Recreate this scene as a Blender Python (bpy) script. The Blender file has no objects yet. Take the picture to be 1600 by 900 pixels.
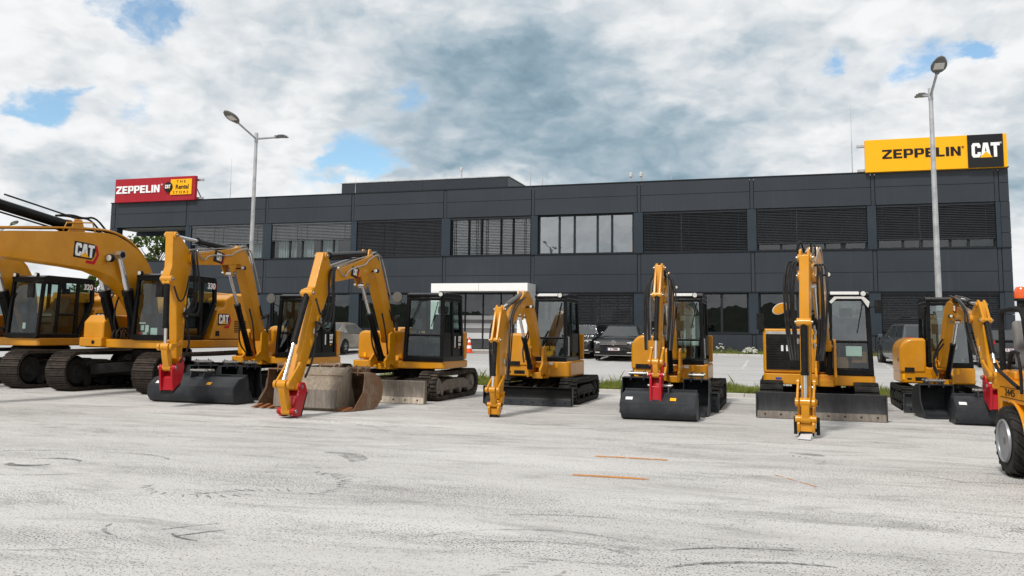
import bpy, bmesh, math, random
from mathutils import Vector, Matrix
SC = bpy.context.scene
COL = SC.collection
R_ = math.radians
random.seed(11)

# ------------------------------------------------------------------ camera
F_PX, PITCH, ROLL, EYE = 1346.7, 0.105011, 0.012105, 1.6
PHI = 0.305064                                   # the facade and the parked row are turned by this much
cam = bpy.data.cameras.new('camera')
cam.sensor_width = 36.0
cam.lens = F_PX / 1600 * 36
cam.shift_y = (377.15 - 450) / 1600
cam.clip_end = 6000
cam.clip_start = 0.1
CAM = bpy.data.objects.new('camera', cam)
COL.objects.link(CAM)
fw = Vector((0, math.cos(PITCH), math.sin(PITCH)))
up0 = Vector((0, -math.sin(PITCH), math.cos(PITCH)))
rt0 = Vector((1, 0, 0))
rt = rt0 * math.cos(ROLL) + up0 * math.sin(ROLL)
up = up0 * math.cos(ROLL) - rt0 * math.sin(ROLL)
CAM.matrix_world = Matrix(((rt.x, up.x, -fw.x, 0), (rt.y, up.y, -fw.y, 0), (rt.z, up.z, -fw.z, EYE), (0, 0, 0, 1)))
SC.camera = CAM

def sky_dir(px, py):
    return (fw + rt * ((px - 800) / F_PX) - up * ((py - 377.15) / F_PX)).normalized()

# ------------------------------------------------------------------ view, sun, sky
SC.view_settings.view_transform = 'Standard'
SC.view_settings.look = 'None'
SC.view_settings.exposure = 0.15
SC.view_settings.gamma = 1.0
SC.view_settings.use_curve_mapping = False
SUN_EL, SUN_AZ = R_(50), R_(212)                  # azimuth clockwise from +Y: behind the camera, to its left
sun = bpy.data.lights.new('sun', 'SUN')
sun.energy = 2.6
sun.angle = R_(8)
sun.color = (1.0, 0.95, 0.88)
SUN = bpy.data.objects.new('sun', sun)
COL.objects.link(SUN)
sd = Vector((math.sin(SUN_AZ) * math.cos(SUN_EL), math.cos(SUN_AZ) * math.cos(SUN_EL), math.sin(SUN_EL)))
SUN.rotation_euler = sd.to_track_quat('Z', 'Y').to_euler()
SUN.location = sd * 60

W = bpy.data.worlds.new('World')
SC.world = W
W.use_nodes = True
W.cycles.sampling_method = 'MANUAL'
W.cycles.sample_map_resolution = 256
NT = W.node_tree
NT.nodes.clear()

class G:
    """tiny node-graph helper"""
    def __init__(s, nt): s.nt = nt
    def n(s, t, **k):
        o = s.nt.nodes.new(t)
        for a, b in k.items(): setattr(o, a, b)
        return o
    def put(s, sock, v):
        if hasattr(v, 'is_output') or isinstance(v, bpy.types.NodeSocket): s.nt.links.new(v, sock)
        else: sock.default_value = v
    def m(s, op, a, b=0.0, c=0.0, clamp=False):
        o = s.n('ShaderNodeMath', operation=op, use_clamp=clamp)
        for i, v in enumerate((a, b, c)): s.put(o.inputs[i], v)
        return o.outputs[0]
    def v(s, op, a, b=(0, 0, 0), out=0):
        o = s.n('ShaderNodeVectorMath', operation=op)
        s.put(o.inputs[0], a)
        if op == 'SCALE': s.put(o.inputs['Scale'], b)
        elif len(o.inputs) > 1: s.put(o.inputs[1], b)
        return o.outputs['Value'] if op in ('DOT_PRODUCT', 'LENGTH', 'DISTANCE') else o.outputs[0]
    def ramp(s, fac, a, b, lo=0.0, hi=1.0, smooth=True):
        o = s.n('ShaderNodeMapRange', interpolation_type='SMOOTHSTEP' if smooth else 'LINEAR')
        s.put(o.inputs[0], fac)
        for i, v in zip((1, 2, 3, 4), (a, b, lo, hi)): s.put(o.inputs[i], v)
        return o.outputs[0]
    def noise(s, vec, scale, detail=6, rough=0.55, dist=0.0, dims='3D'):
        o = s.n('ShaderNodeTexNoise', noise_dimensions=dims)
        if vec is not None: s.put(o.inputs['Vector'], vec)
        for k, v in (('Scale', scale), ('Detail', detail), ('Roughness', rough), ('Distortion', dist)): s.put(o.inputs[k], v)
        return o
    def mix(s, f, a, b, blend='MIX'):
        o = s.n('ShaderNodeMix', data_type='RGBA', blend_type=blend)
        s.put(o.inputs[0], f)
        for i, v in ((6, a), (7, b)):
            if isinstance(v, tuple) and len(v) == 3: v = (*v, 1)
            s.put(o.inputs[i], v)
        return o.outputs[2]

def make_sky():
    g = G(NT)
    tc = g.n('ShaderNodeTexCoord')
    d = tc.outputs['Generated']
    sky = g.n('ShaderNodeTexSky', sky_type='NISHITA')
    sky.sun_disc = False
    sky.sun_elevation = SUN_EL
    sky.sun_rotation = SUN_AZ
    sky.air_density = 1.0
    sky.dust_density = 0.6
    sep = g.n('ShaderNodeSeparateXYZ'); g.put(sep.inputs[0], d)
    z = g.m('MAXIMUM', sep.outputs[2], 0.0)
    # cloud space: direction, squeezed a little towards the horizon so that far clouds lie flatter
    k = g.m('DIVIDE', 1.0, g.m('ADD', z, 0.55))
    cxy = g.n('ShaderNodeCombineXYZ')
    g.put(cxy.inputs[0], g.m('MULTIPLY', sep.outputs[0], k)); g.put(cxy.inputs[1], g.m('MULTIPLY', sep.outputs[1], k)); g.put(cxy.inputs[2], g.m('MULTIPLY', g.m('MULTIPLY', z, k), 1.7))
    p = cxy.outputs[0]
    half = (0.5, 0.5, 0.5)
    w1 = g.noise(p, 3.0, 5, 0.55)
    w2 = g.noise(p, 13.0, 5, 0.6)
    pw = g.v('ADD', p, g.v('SCALE', g.v('SUBTRACT', w1.outputs['Color'], half), 0.20))
    pw = g.v('ADD', pw, g.v('SCALE', g.v('SUBTRACT', w2.outputs['Color'], half), 0.055))
    def billow(vec, scale, det=3.0):
        o = g.n('ShaderNodeTexVoronoi', feature='F1', normalize=True)
        g.put(o.inputs['Vector'], vec); o.inputs['Scale'].default_value = scale; o.inputs['Detail'].default_value = det
        o.inputs['Roughness'].default_value = .55; o.inputs['Lacunarity'].default_value = 2.1
        return g.m('SUBTRACT', 1.0, o.outputs['Distance'])
    lit = (-.025, -.01, .045)                       # towards the light: cloud tops to the upper left are bright
    b0 = billow(pw, 3.6); b1 = billow(g.v('ADD', pw, lit), 3.6)
    pf = g.v('ADD', p, g.v('SCALE', g.v('SUBTRACT', w2.outputs['Color'], half), 0.05))
    s0 = billow(pf, 12.0, 2.0); s1 = billow(g.v('ADD', pf, (-.012, -.005, .022)), 12.0, 2.0)
    relief = g.m('ADD', g.m('SUBTRACT', b0, b1), g.m('MULTIPLY', g.m('SUBTRACT', s0, s1), .28))
    n1 = g.noise(pw, 3.2, 10, 0.6).outputs['Fac']
    n2 = g.noise(pw, 8.0, 10, 0.62).outputs['Fac']
    n3 = g.noise(g.v('ADD', pw, (7.3, 2.1, 0.4)), 4.2, 9, 0.58).outputs['Fac']
    nf = g.noise(pw, 26.0, 7, 0.62).outputs['Fac']
    dn = g.v('ADD', d, g.v('SCALE', g.v('SUBTRACT', w1.outputs['Color'], half), 0.13))
    dn = g.v('NORMALIZE', g.v('ADD', dn, g.v('SCALE', g.v('SUBTRACT', w2.outputs['Color'], half), 0.07)))
    def blob(px, py, rad, amp, sx=1.0):
        c = sky_dir(px, py)
        q = g.v('SUBTRACT', dn, tuple(c))
        q = g.v('MULTIPLY', q, (1 / sx, 1 / sx, 1.0))
        r = g.v('LENGTH', q)
        return g.ramp(r, rad, 0.0, 0.0, amp)
    def total(lst):
        t = None
        for b in lst:
            o = blob(*b)
            t = o if t is None else g.m('ADD', t, o)
        return t
    holes = total([(238, 18, .065, .50, 1.7), (90, 135, .030, .46, 1.2), (40, 160, .028, .32, 2.2), (200, 150, .034, .30, 1.6), (560, 238, .055, .38, 1.5), (590, 268, .045, .34, 1.6),
                   (640, 172, .036, .36, 1.3), (500, 290, .05, .26, 2.0), (1465, 78, .045, .46, 1.9), (1565, 65, .032, .50, 1.0), (1315, 80, .028, .38, 1.0)])
    darks = total([(905, 160, .13, .29, 1.6), (850, 245, .15, .32, 2.2), (930, 230, .20, .16, 1.8), (720, 70, .17, .28, 1.7), (430, 168, .06, .24, 1.6), (240, 240, .055, .26, 2.3), (1580, 180, .10, .36, 1.0),
                   (1320, 125, .06, .28, 1.6), (1080, 265, .10, .26, 2.0), (700, 225, .07, .32, 1.4), (150, 300, .06, .28, 1.6), (60, 290, .07, .22, 1.6), (1180, 120, .06, .16, 1.5), (1590, 300, .07, .32, 1.0), (790, 110, .10, .22, 1.8)])
    belly = g.m('ADD', darks, g.m('ADD', g.m('MULTIPLY', g.m('SUBTRACT', n3, 0.50), .75), g.m('ADD', g.m('MULTIPLY', relief, -2.3), g.m('ADD', g.m('MULTIPLY', g.m('SUBTRACT', n2, .5), .70), g.m('MULTIPLY', g.m('SUBTRACT', nf, .5), .28)))))
    belly = g.ramp(belly, -0.16, 1.02, 0, 1, False)
    cc = g.n('ShaderNodeValToRGB'); g.put(cc.inputs[0], belly)
    e = cc.color_ramp.elements
    e[0].position = 0.0; e[0].color = (0.84, 0.848, 0.855, 1)
    e[1].position = 1.0; e[1].color = (0.20, 0.295, 0.365, 1)
    for pos, c in ((.16, (.76, .775, .79, 1)), (.34, (.62, .66, .69, 1)), (.58, (.42, .50, .56, 1)), (.8, (.28, .38, .45, 1))):
        x = e.new(pos); x.color = c
    # where the blue shows
    cover = g.m('SUBTRACT', g.m('ADD', g.m('MULTIPLY', g.m('SUBTRACT', n1, 0.5), 0.4), g.m('ADD', g.m('MULTIPLY', g.m('SUBTRACT', n2, 0.5), .8), g.m('ADD', g.m('MULTIPLY', g.m('SUBTRACT', b0, .55), .5), g.m('MULTIPLY', g.m('SUBTRACT', nf, .5), .45)))), holes)
    cov = g.ramp(cover, -0.46, -0.12, 0.06, 1.0)
    # cloud overhead, out of view, is dimmed to weaken the sky fill
    overhead_dim = g.m('ADD', 1.0, g.m('MULTIPLY', g.ramp(z, 0.35, 0.85), -0.28))
    cl = g.n('ShaderNodeBackground'); g.put(cl.inputs[0], cc.outputs[0]); g.put(cl.inputs[1], overhead_dim)
    bs = g.n('ShaderNodeBackground'); g.put(bs.inputs[0], g.mix(1.0, sky.outputs[0], (.84, 1.0, 1.0), 'MULTIPLY')); g.put(bs.inputs[1], 0.15)
    mx = g.n('ShaderNodeMixShader')
    g.put(mx.inputs[0], cov); g.put(mx.inputs[1], bs.outputs[0]); g.put(mx.inputs[2], cl.outputs[0])
    out = g.n('ShaderNodeOutputWorld'); g.put(out.inputs[0], mx.outputs[0])
make_sky()

# ------------------------------------------------------------------ materials
MATS = {}
def newmat(name):
    m = bpy.data.materials.new(name); m.use_nodes = True
    m.node_tree.nodes.clear()
    MATS[name] = m
    return m, G(m.node_tree)
def finish(g, sh):
    o = g.n('ShaderNodeOutputMaterial'); g.put(o.inputs[0], sh)
def pbsdf(g, col, rough=0.5, metal=0.0, coat=0.0, bump=None, bstr=0.2, bdist=0.01, spec=0.5):
    b = g.n('ShaderNodeBsdfPrincipled')
    if isinstance(col, tuple) and len(col) == 3: col = (*col, 1)
    g.put(b.inputs['Base Color'], col); g.put(b.inputs['Roughness'], rough); g.put(b.inputs['Metallic'], metal)
    g.put(b.inputs['Coat Weight'], coat); g.put(b.inputs['Coat Roughness'], 0.08); g.put(b.inputs['Specular IOR Level'], spec)
    if bump is not None:
        bn = g.n('ShaderNodeBump'); g.put(bn.inputs['Height'], bump); g.put(bn.inputs['Strength'], bstr); g.put(bn.inputs['Distance'], bdist)
        g.put(b.inputs['Normal'], bn.outputs[0])
    return b.outputs[0]
def coords(g, kind='Object'):
    return g.n('ShaderNodeTexCoord').outputs[kind]

def simple(name, col, rough=0.5, metal=0.0, coat=0.0, var=0.12, scale=3.0, dirt=0.0, dirtcol=(.20, .17, .13), spec=0.22, bump=0.0, bscale=60):
    m, g = newmat(name)
    o = coords(g)
    n = g.noise(o, scale, 6, 0.6).outputs['Fac']
    n2 = g.noise(o, scale * 9, 5, 0.65).outputs['Fac']
    f = g.ramp(n, 0.3, 0.7)
    c = g.mix(f, tuple(v * (1 - var) for v in col), tuple(min(1, v * (1 + var)) for v in col))
    r = g.m('ADD', g.m('MULTIPLY', g.m('SUBTRACT', n2, 0.5), 0.25), rough, clamp=True)
    if dirt > 0:
        df = g.m('MULTIPLY', g.ramp(g.m('ADD', g.m('MULTIPLY', n, 0.6), g.m('MULTIPLY', n2, 0.5)), 0.5, 0.72), dirt)
        c = g.mix(df, c, dirtcol)
        r = g.m('ADD', r, g.m('MULTIPLY', df, 0.4), clamp=True)
    bm_ = g.noise(o, bscale, 4, 0.6).outputs['Fac'] if bump > 0 else None
    finish(g, pbsdf(g, c, r, metal, coat, bm_, bump, 0.004, spec))
    return m

def machine_paint(name, col, wear, dustc=(.36, .27, .17), rough=.30):
    m, g = newmat(name)
    o = coords(g)
    n = g.noise(o, 1.6, 6, .6).outputs['Fac']
    n2 = g.noise(o, 15, 7, .68).outputs['Fac']
    n3 = g.noise(o, 55, 4, .6).outputs['Fac']
    mp = g.n('ShaderNodeMapping'); g.put(mp.inputs[0], o); mp.inputs['Scale'].default_value = (9, 9, .9)
    st = g.noise(mp.outputs[0], 2.4, 6, .65).outputs['Fac']
    c = g.mix(g.ramp(n, .3, .7), tuple(v * .90 for v in col), tuple(v * 1.08 for v in col))
    dust = g.m('MULTIPLY', g.ramp(g.m('ADD', g.m('MULTIPLY', st, .55), g.m('MULTIPLY', n, .5)), .50, .70), wear)
    c = g.mix(dust, c, dustc)
    grime = g.m('MULTIPLY', g.ramp(g.m('ADD', g.m('MULTIPLY', n2, .7), g.m('MULTIPLY', st, .4)), .62, .74), min(1, wear * 1.6))
    c = g.mix(grime, c, tuple(v * .25 + .006 for v in col))
    chips = g.m('MULTIPLY', g.ramp(n3, .70, .74), wear * .8)
    c = g.mix(chips, c, (.05, .045, .04))
    r = g.m('ADD', g.m('ADD', rough, g.m('MULTIPLY', dust, .5)), g.m('MULTIPLY', g.m('SUBTRACT', n2, .5), .22), clamp=True)
    finish(g, pbsdf(g, c, r, 0, .12, g.noise(o, 5, 3, .5).outputs['Fac'], .04, .02, .4))
    return m
YEL = machine_paint('machine_yellow', (.60, .252, .003), .20)
YEL2 = machine_paint('worn_yellow', (.60, .26, .006), .45)
LOADY = machine_paint('loader_yellow', (.70, .265, .003), .2)
BLK = simple('black_paint', (.0035, .0037, .0042), .34, 0, .04, .15, 3, .14, (.04, .037, .034), .16)
BLKM = simple('matt_black', (.0055, .0055, .006), .6, 0, 0, .2, 4, .3, (.06, .055, .05))
RUB = simple('track_rubber', (.010, .0098, .0095), .78, 0, 0, .2, 5, .42, (.085, .074, .062), bump=.4)
RUBW = simple('worn_track_rubber', (.028, .024, .020), .82, 0, 0, .25, 5, .75, (.13, .10, .078), bump=.5)
STEELT = simple('track_steel', (.048, .042, .038), .5, .55, 0, .25, 8, .6, (.12, .075, .05), bump=.3)
DGREY = simple('bucket_grey', (.026, .029, .034), .44, 0, .05, .12, 2.5, .35, (.075, .073, .07))
RED = simple('coupler_red', (.42, .008, .018), .38, 0, .2, .1, 4, .2, (.12, .02, .02))
CHR = simple('polished_rod', (.72, .73, .75), .18, .9, 0, .05, 8, 0, spec=.5)
PIPE = simple('steel_pipe', (.52, .51, .48), .3, .8, 0, .12, 8, .2)
PIN = simple('pin_steel', (.33, .32, .30), .35, .8, 0, .2, 9, .2)
HOSE = simple('hose_rubber', (.018, .018, .019), .55, 0, 0, .15, 9, .2, (.06, .06, .06))
HOSEG = simple('hose_grey', (.13, .125, .12), .5, .2, 0, .15, 9, .2, (.06, .06, .06))
ROOFP = simple('pale_roof', (.62, .62, .60), .4, 0, .1, .05, 2, .2)
TRIM = simple('cab_interior', (.035, .036, .038), .7, 0, 0, .2, 3)
SEATM = simple('seat_fabric', (.055, .056, .060), .85, 0, 0, .2, 9)
GREYSEAT = simple('grey_vinyl', (.17, .165, .16), .55, 0, 0, .1, 6, .2)
WHITE = simple('white_paint', (.86, .86, .85), .4, 0, .1, .03, 1.2, .1, (.5, .49, .46))
PAPER = simple('paper', (.70, .75, .72), .8, 0, 0, .05, 8)
GALV = simple('galvanised', (.47, .48, .49), .42, .55, 0, .22, 4, .25, (.3, .31, .32))
LAMPM = simple('lamp_housing', (.16, .155, .145), .45, .3, 0, .1, 5)
LENS = simple('lamp_lens', (.62, .63, .60), .15, 0, .5, .05, 9, spec=.5)
RIM = simple('silver_rim', (.30, .31, .33), .40, .6, 0, .08, 6, .2)
TYRE = simple('tyre_rubber', (.018, .0175, .017), .75, 0, 0, .2, 6, .5, (.075, .068, .06), bump=.3)
SIGNY = simple('sign_yellow', (.95, .45, .004), .42, 0, .1, .02, .8, .05)
SIGNR = simple('sign_red', (.36, .010, .022), .45, 0, .1, .04, .8, .08)
SIGNK = simple('sign_black', (.012, .012, .014), .4, 0, .1, .1, 1)
LETW = simple('letter_white', (.85, .85, .85), .4, 0, .1, .02, 2)
LETK = simple('letter_black', (.012, .011, .010), .4, 0, .1, .1, 2)
LETR = simple('logo_red', (.50, .008, .012), .4, 0, .1, .05, 3)
ORANGE = simple('cone_orange', (.80, .085, .02), .5, 0, 0, .06, 4, .15)
PLATEW = simple('plate_white', (.75, .76, .78), .4, 0, .2, .02, 5)
PLATEB = simple('plate_blue', (.02, .07, .35), .4, 0, .2, .05, 5)
CARBLK = simple('car_black', (.008, .0085, .010), .22, 0, .8, .1, 2, spec=.5)
CARBEI = simple('car_beige', (.30, .27, .225), .3, .35, .6, .04, 2, spec=.5)
CARGRY = simple('car_grey', (.105, .115, .13), .28, .5, .7, .05, 2, spec=.5)
CARDK = simple('car_dark_grey', (.022, .023, .026), .25, .2, .7, .05, 2, spec=.5)
TLAMP = simple('tail_lamp', (.42, .008, .012), .2, 0, .8, .1, 9, spec=.5)
SKIN = simple('skin', (.55, .31, .22), .5, 0, 0, .06, 20)
LAV = simple('lavender_cloth', (.48, .40, .72), .85, 0, 0, .06, 12)
JEAN = simple('dark_trousers', (.03, .04, .07), .85, 0, 0, .15, 12)
HAIR = simple('dark_hair', (.035, .022, .015), .6, 0, 0, .2, 30)
KERB = simple('kerb_concrete', (.52, .51, .49), .85, 0, 0, .12, 3, .3, (.3, .29, .27), bump=.3)
CORE = simple('building_core', (.03, .031, .033), .8)
PIER = simple('pier_metal', (.026, .037, .049), .45, 0, .05, .05, .7, .1, (.06, .07, .08))
FRAME = simple('window_frame', (.018, .021, .025), .45, 0, .05, .08, 1)
SLAT = simple('blind_slat', (.036, .040, .046), .38, .1, .05, .08, 2)
SLATL = simple('pale_blind_slat', (.125, .135, .145), .45, .1, 0, .06, 2)
WOOD = simple('locker_wood', (.30, .135, .045), .6, 0, 0, .15, 3)
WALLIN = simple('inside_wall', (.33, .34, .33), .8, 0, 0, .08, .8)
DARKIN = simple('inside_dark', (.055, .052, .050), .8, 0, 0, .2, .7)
CURT = simple('curtain', (.55, .56, .57), .9, 0, 0, .1, 5)
FILM1 = simple('glass_film_pale', (.60, .61, .62), .5, 0, 0, .04, 1)
FILM2 = simple('glass_film_grey', (.20, .195, .20), .5, 0, 0, .05, 1)
BRICK = simple('entrance_tiles', (.07, .062, .060), .6, 0, 0, .3, 3)
BARK = simple('bark', (.09, .065, .045), .9, 0, 0, .25, 6)
BEACON = simple('beacon_amber', (.75, .10, .006), .16, 0, .6, .1, 9, spec=.5)

def cladding():
    m, g = newmat('cladding')
    o = coords(g)
    n = g.noise(o, .35, 4, .5).outputs['Fac']
    sp = g.n('ShaderNodeSeparateXYZ'); g.put(sp.inputs[0], o)
    # fine vertical micro-profile of the panels
    mp = g.n('ShaderNodeMapping'); g.put(mp.inputs[0], o); mp.inputs['Scale'].default_value = (.4, .4, 26)
    micro = g.noise(mp.outputs[0], 2.2, 3, .5).outputs['Fac']
    c = g.mix(g.ramp(n, .3, .7), (.024, .031, .040), (.030, .038, .048))
    vo = g.n('ShaderNodeTexVoronoi'); g.put(vo.inputs['Vector'], o); vo.inputs['Scale'].default_value = .7
    rnd = g.noise(o, 1.9, 2).outputs['Fac']
    spot = g.m('MULTIPLY', g.ramp(vo.outputs['Distance'], .035, .012), g.ramp(rnd, .52, .6))
    c = g.mix(g.m('MULTIPLY', spot, .4), c, (.22, .24, .26))
    isl = g.n('ShaderNodeNewGeometry').outputs['Random Per Island']
    mp2 = g.n('ShaderNodeMapping'); g.put(mp2.inputs[0], o); mp2.inputs['Scale'].default_value = (7, 7, .35)
    streak = g.noise(mp2.outputs[0], 1.0, 5, .6).outputs['Fac']
    c = g.mix(g.m('MULTIPLY', isl, .30), c, (.020, .026, .034))
    c = g.mix(g.m('MULTIPLY', g.ramp(streak, .54, .74), .30), c, (.060, .068, .074))
    finish(g, pbsdf(g, c, g.m('ADD', .40, g.m('MULTIPLY', isl, .14)), .0, .0, g.m('ADD', g.m('MULTIPLY', micro, .6), g.m('MULTIPLY', n, 2.0)), .25, .008, .35))
    return m
CLAD = cladding()

def glass(name, tint, ior=1.5, rough=0.0, boost=1.0):
    m, g = newmat(name)
    tr = g.n('ShaderNodeBsdfTransparent'); g.put(tr.inputs[0], (*tint, 1))
    gl = g.n('ShaderNodeBsdfGlossy'); g.put(gl.inputs[1], rough); g.put(gl.inputs[0], (.95, .98, 1, 1))
    bw = g.noise(coords(g), .9, 2, .4).outputs['Fac']
    bn = g.n('ShaderNodeBump'); g.put(bn.inputs['Height'], bw); g.put(bn.inputs['Strength'], .12); g.put(bn.inputs['Distance'], .05)
    g.put(gl.inputs['Normal'], bn.outputs[0])
    ge = g.n('ShaderNodeNewGeometry')               # Schlick reflectance, the same from both sides of the pane
    c = g.m('ABSOLUTE', g.v('DOT_PRODUCT', ge.outputs['Incoming'], ge.outputs['Normal']))
    f0 = ((ior - 1) / (ior + 1)) ** 2 * boost
    f = g.m('ADD', f0, g.m('MULTIPLY', g.m('POWER', g.m('SUBTRACT', 1.0, c, clamp=True), 5.0), 1 - f0), clamp=True)
    mx = g.n('ShaderNodeMixShader'); g.put(mx.inputs[0], f); g.put(mx.inputs[1], tr.outputs[0]); g.put(mx.inputs[2], gl.outputs[0])
    finish(g, mx.outputs[0])
    return m
GLASS = glass('cab_glass', (.58, .69, .66), 1.5, 0, 1.8)
FGLASS = glass('reflecting_cab_glass', (.58, .69, .66), 1.5, 0, 4.2)
WGLASS = glass('window_glass', (.55, .62, .62), 1.6, 0, 1.9)
WGLASSB = glass('coated_window_glass', (.50, .57, .58), 2.2, 0, 2.7)
CARGLASS = glass('car_glass', (.22, .25, .25), 1.6, 0, 3.6)

def rusty(name, base, rustf, rustc=(.17, .062, .022)):
    m, g = newmat(name)
    o = coords(g)
    n = g.noise(o, 2.3, 8, .65, .4).outputs['Fac']
    n2 = g.noise(o, 11, 8, .7).outputs['Fac']
    mp = g.n('ShaderNodeMapping'); g.put(mp.inputs[0], o); mp.inputs['Scale'].default_value = (9, 9, 1.2)
    st = g.noise(mp.outputs[0], 2, 5, .6).outputs['Fac']
    f = g.ramp(g.m('ADD', g.m('MULTIPLY', n, .7), g.m('MULTIPLY', n2, .4)), .72 - rustf * .5, .86 - rustf * .5)
    c = g.mix(g.ramp(st, .35, .65), tuple(v * .78 for v in base), tuple(v * 1.15 for v in base))
    c = g.mix(f, c, rustc)
    c = g.mix(g.m('MULTIPLY', g.ramp(n2, .55, .75), .5), c, (.06, .045, .035))
    finish(g, pbsdf(g, c, .72, .1, 0, n2, .35, .006))
    return m
RUSTY = rusty('rusty_bucket', (.22, .16, .11), .50, (.19, .095, .048))
WORN = rusty('worn_bucket', (.25, .205, .155), .24, (.20, .12, .07))
WORND = rusty('worn_grey_steel', (.20, .172, .145), .22, (.16, .09, .05))
TEETH = rusty('rusty_teeth', (.30, .13, .06), .8, (.27, .10, .035))
EDGE = rusty('worn_edge', (.50, .43, .35), .15, (.35, .20, .10))
BLADEG = rusty('scraped_blade', (.030, .031, .034), .05, (.10, .075, .055))

def ground_mat(name, ca, cb, dark, speck, big=1.0):
    m, g = newmat(name)
    o = coords(g)
    mp = g.n('ShaderNodeMapping'); g.put(mp.inputs[0], o)
    mp.inputs['Rotation'].default_value = (0, 0, -.30); mp.inputs['Scale'].default_value = (.35, 1.25, 1)
    p = mp.outputs[0]
    n1 = g.noise(p, .33 * big, 7, .6, .5).outputs['Fac']
    n2 = g.noise(p, 1.5 * big, 10, .72, .8).outputs['Fac']
    n3 = g.noise(o, 14, 6, .7).outputs['Fac']
    n4 = g.noise(o, 52, 3, .55).outputs['Fac']
    n5 = g.noise(o, 19, 5, .65).outputs['Fac']
    n6 = g.noise(p, .55, 5, .65).outputs['Fac']
    n7 = g.noise(p, 4.2, 8, .7, 1.2).outputs['Fac']
    c = g.mix(g.ramp(n1, .32, .68), ca, cb)
    c = g.mix(g.m('MULTIPLY', g.ramp(n2, .47, .70), .58), c, dark)
    c = g.mix(g.m('MULTIPLY', g.m('MULTIPLY', g.ramp(n7, .54, .70), g.ramp(n6, .40, .60)), .70), c, tuple(v * .85 for v in dark))
    # aggregate showing through the dusting of cement
    thr = g.m('SUBTRACT', .63, g.m('MULTIPLY', g.ramp(n6, .35, .7), .10))
    sp = g.m('MULTIPLY', g.ramp(g.m('SUBTRACT', n4, thr), -.015, .035), speck)
    sp2 = g.m('MULTIPLY', g.ramp(n5, .56, .68), speck * .6)
    c = g.mix(sp, c, tuple(v * .30 for v in dark))
    c = g.mix(sp2, c, tuple(v * .7 for v in dark))
    c = g.mix(g.m('MULTIPLY', g.ramp(n3, .54, .76), .35), c, (.74, .73, .71))
    h = g.m('ADD', g.m('MULTIPLY', n4, .6), g.m('MULTIPLY', n5, .5))
    finish(g, pbsdf(g, c, .88, 0, 0, h, .5, .02, .3))
    return m
YARD = ground_mat('yard_concrete', (.49, .482, .47), (.605, .598, .583), (.21, .205, .197), .9)
PARK = ground_mat('car_park_concrete', (.43, .43, .426), (.50, .50, .495), (.33, .33, .326), .2, .7)
GRAVEL = ground_mat('gravel', (.30, .27, .245), (.38, .35, .32), (.14, .125, .115), .9, 2)
FIELD = simple('field', (.045, .075, .022), .9, 0, 0, .3, .02)
SOIL = simple('soil', (.10, .10, .045), .95, 0, 0, .35, 2.5)
ADDED_RIDGE = simple('added_ridge_woodland', (.022, .034, .014), .95, 0, 0, .5, .12)
HILLM = simple('hazy_wooded_hill', (.085, .12, .13), .95, 0, 0, .2, .01)  # blue-green of distance haze is put into the base colour

def leaf_mat(name, a, b):
    m, g = newmat(name)
    oi = g.n('ShaderNodeNewGeometry')
    c = g.mix(oi.outputs['Random Per Island'], a, b)
    d = g.n('ShaderNodeBsdfDiffuse'); g.put(d.inputs[0], c)
    t = g.n('ShaderNodeBsdfTranslucent'); g.put(t.inputs[0], c)
    mx = g.n('ShaderNodeMixShader'); g.put(mx.inputs[0], .35); g.put(mx.inputs[1], d.outputs[0]); g.put(mx.inputs[2], t.outputs[0])
    finish(g, mx.outputs[0])
    return m
GRASS = leaf_mat('grass_blade', (.14, .21, .035), (.34, .34, .10))
LEAF = leaf_mat('tree_leaf', (.045, .085, .018), (.12, .16, .045))
PETAL = leaf_mat('petal', (.75, .75, .68), (.9, .9, .85))

def mark_mat(name, col, dens, scale):
    m, g = newmat(name)
    o = coords(g)
    n = g.noise(o, scale, 6, .7).outputs['Fac']
    n2 = g.noise(o, scale * 5, 4, .7).outputs['Fac']
    a = g.m('MULTIPLY', g.ramp(g.m('ADD', g.m('MULTIPLY', n, .6), g.m('MULTIPLY', n2, .4)), .39, .57), dens)
    tr = g.n('ShaderNodeBsdfTransparent')
    mx = g.n('ShaderNodeMixShader'); g.put(mx.inputs[0], a); g.put(mx.inputs[1], tr.outputs[0]); g.put(mx.inputs[2], pbsdf(g, col, .85))
    finish(g, mx.outputs[0])
    return m
SKID = mark_mat('tyre_mark', (.08, .08, .08), .66, 3.5)
SKIDL = mark_mat('faint_tyre_mark', (.17, .17, .168), .42, 2.5)
OLINE = mark_mat('orange_line_paint', (.62, .25, .04), 1.0, 4)
WLINE = mark_mat('white_line_paint', (.78, .78, .76), .9, 4)

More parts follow.
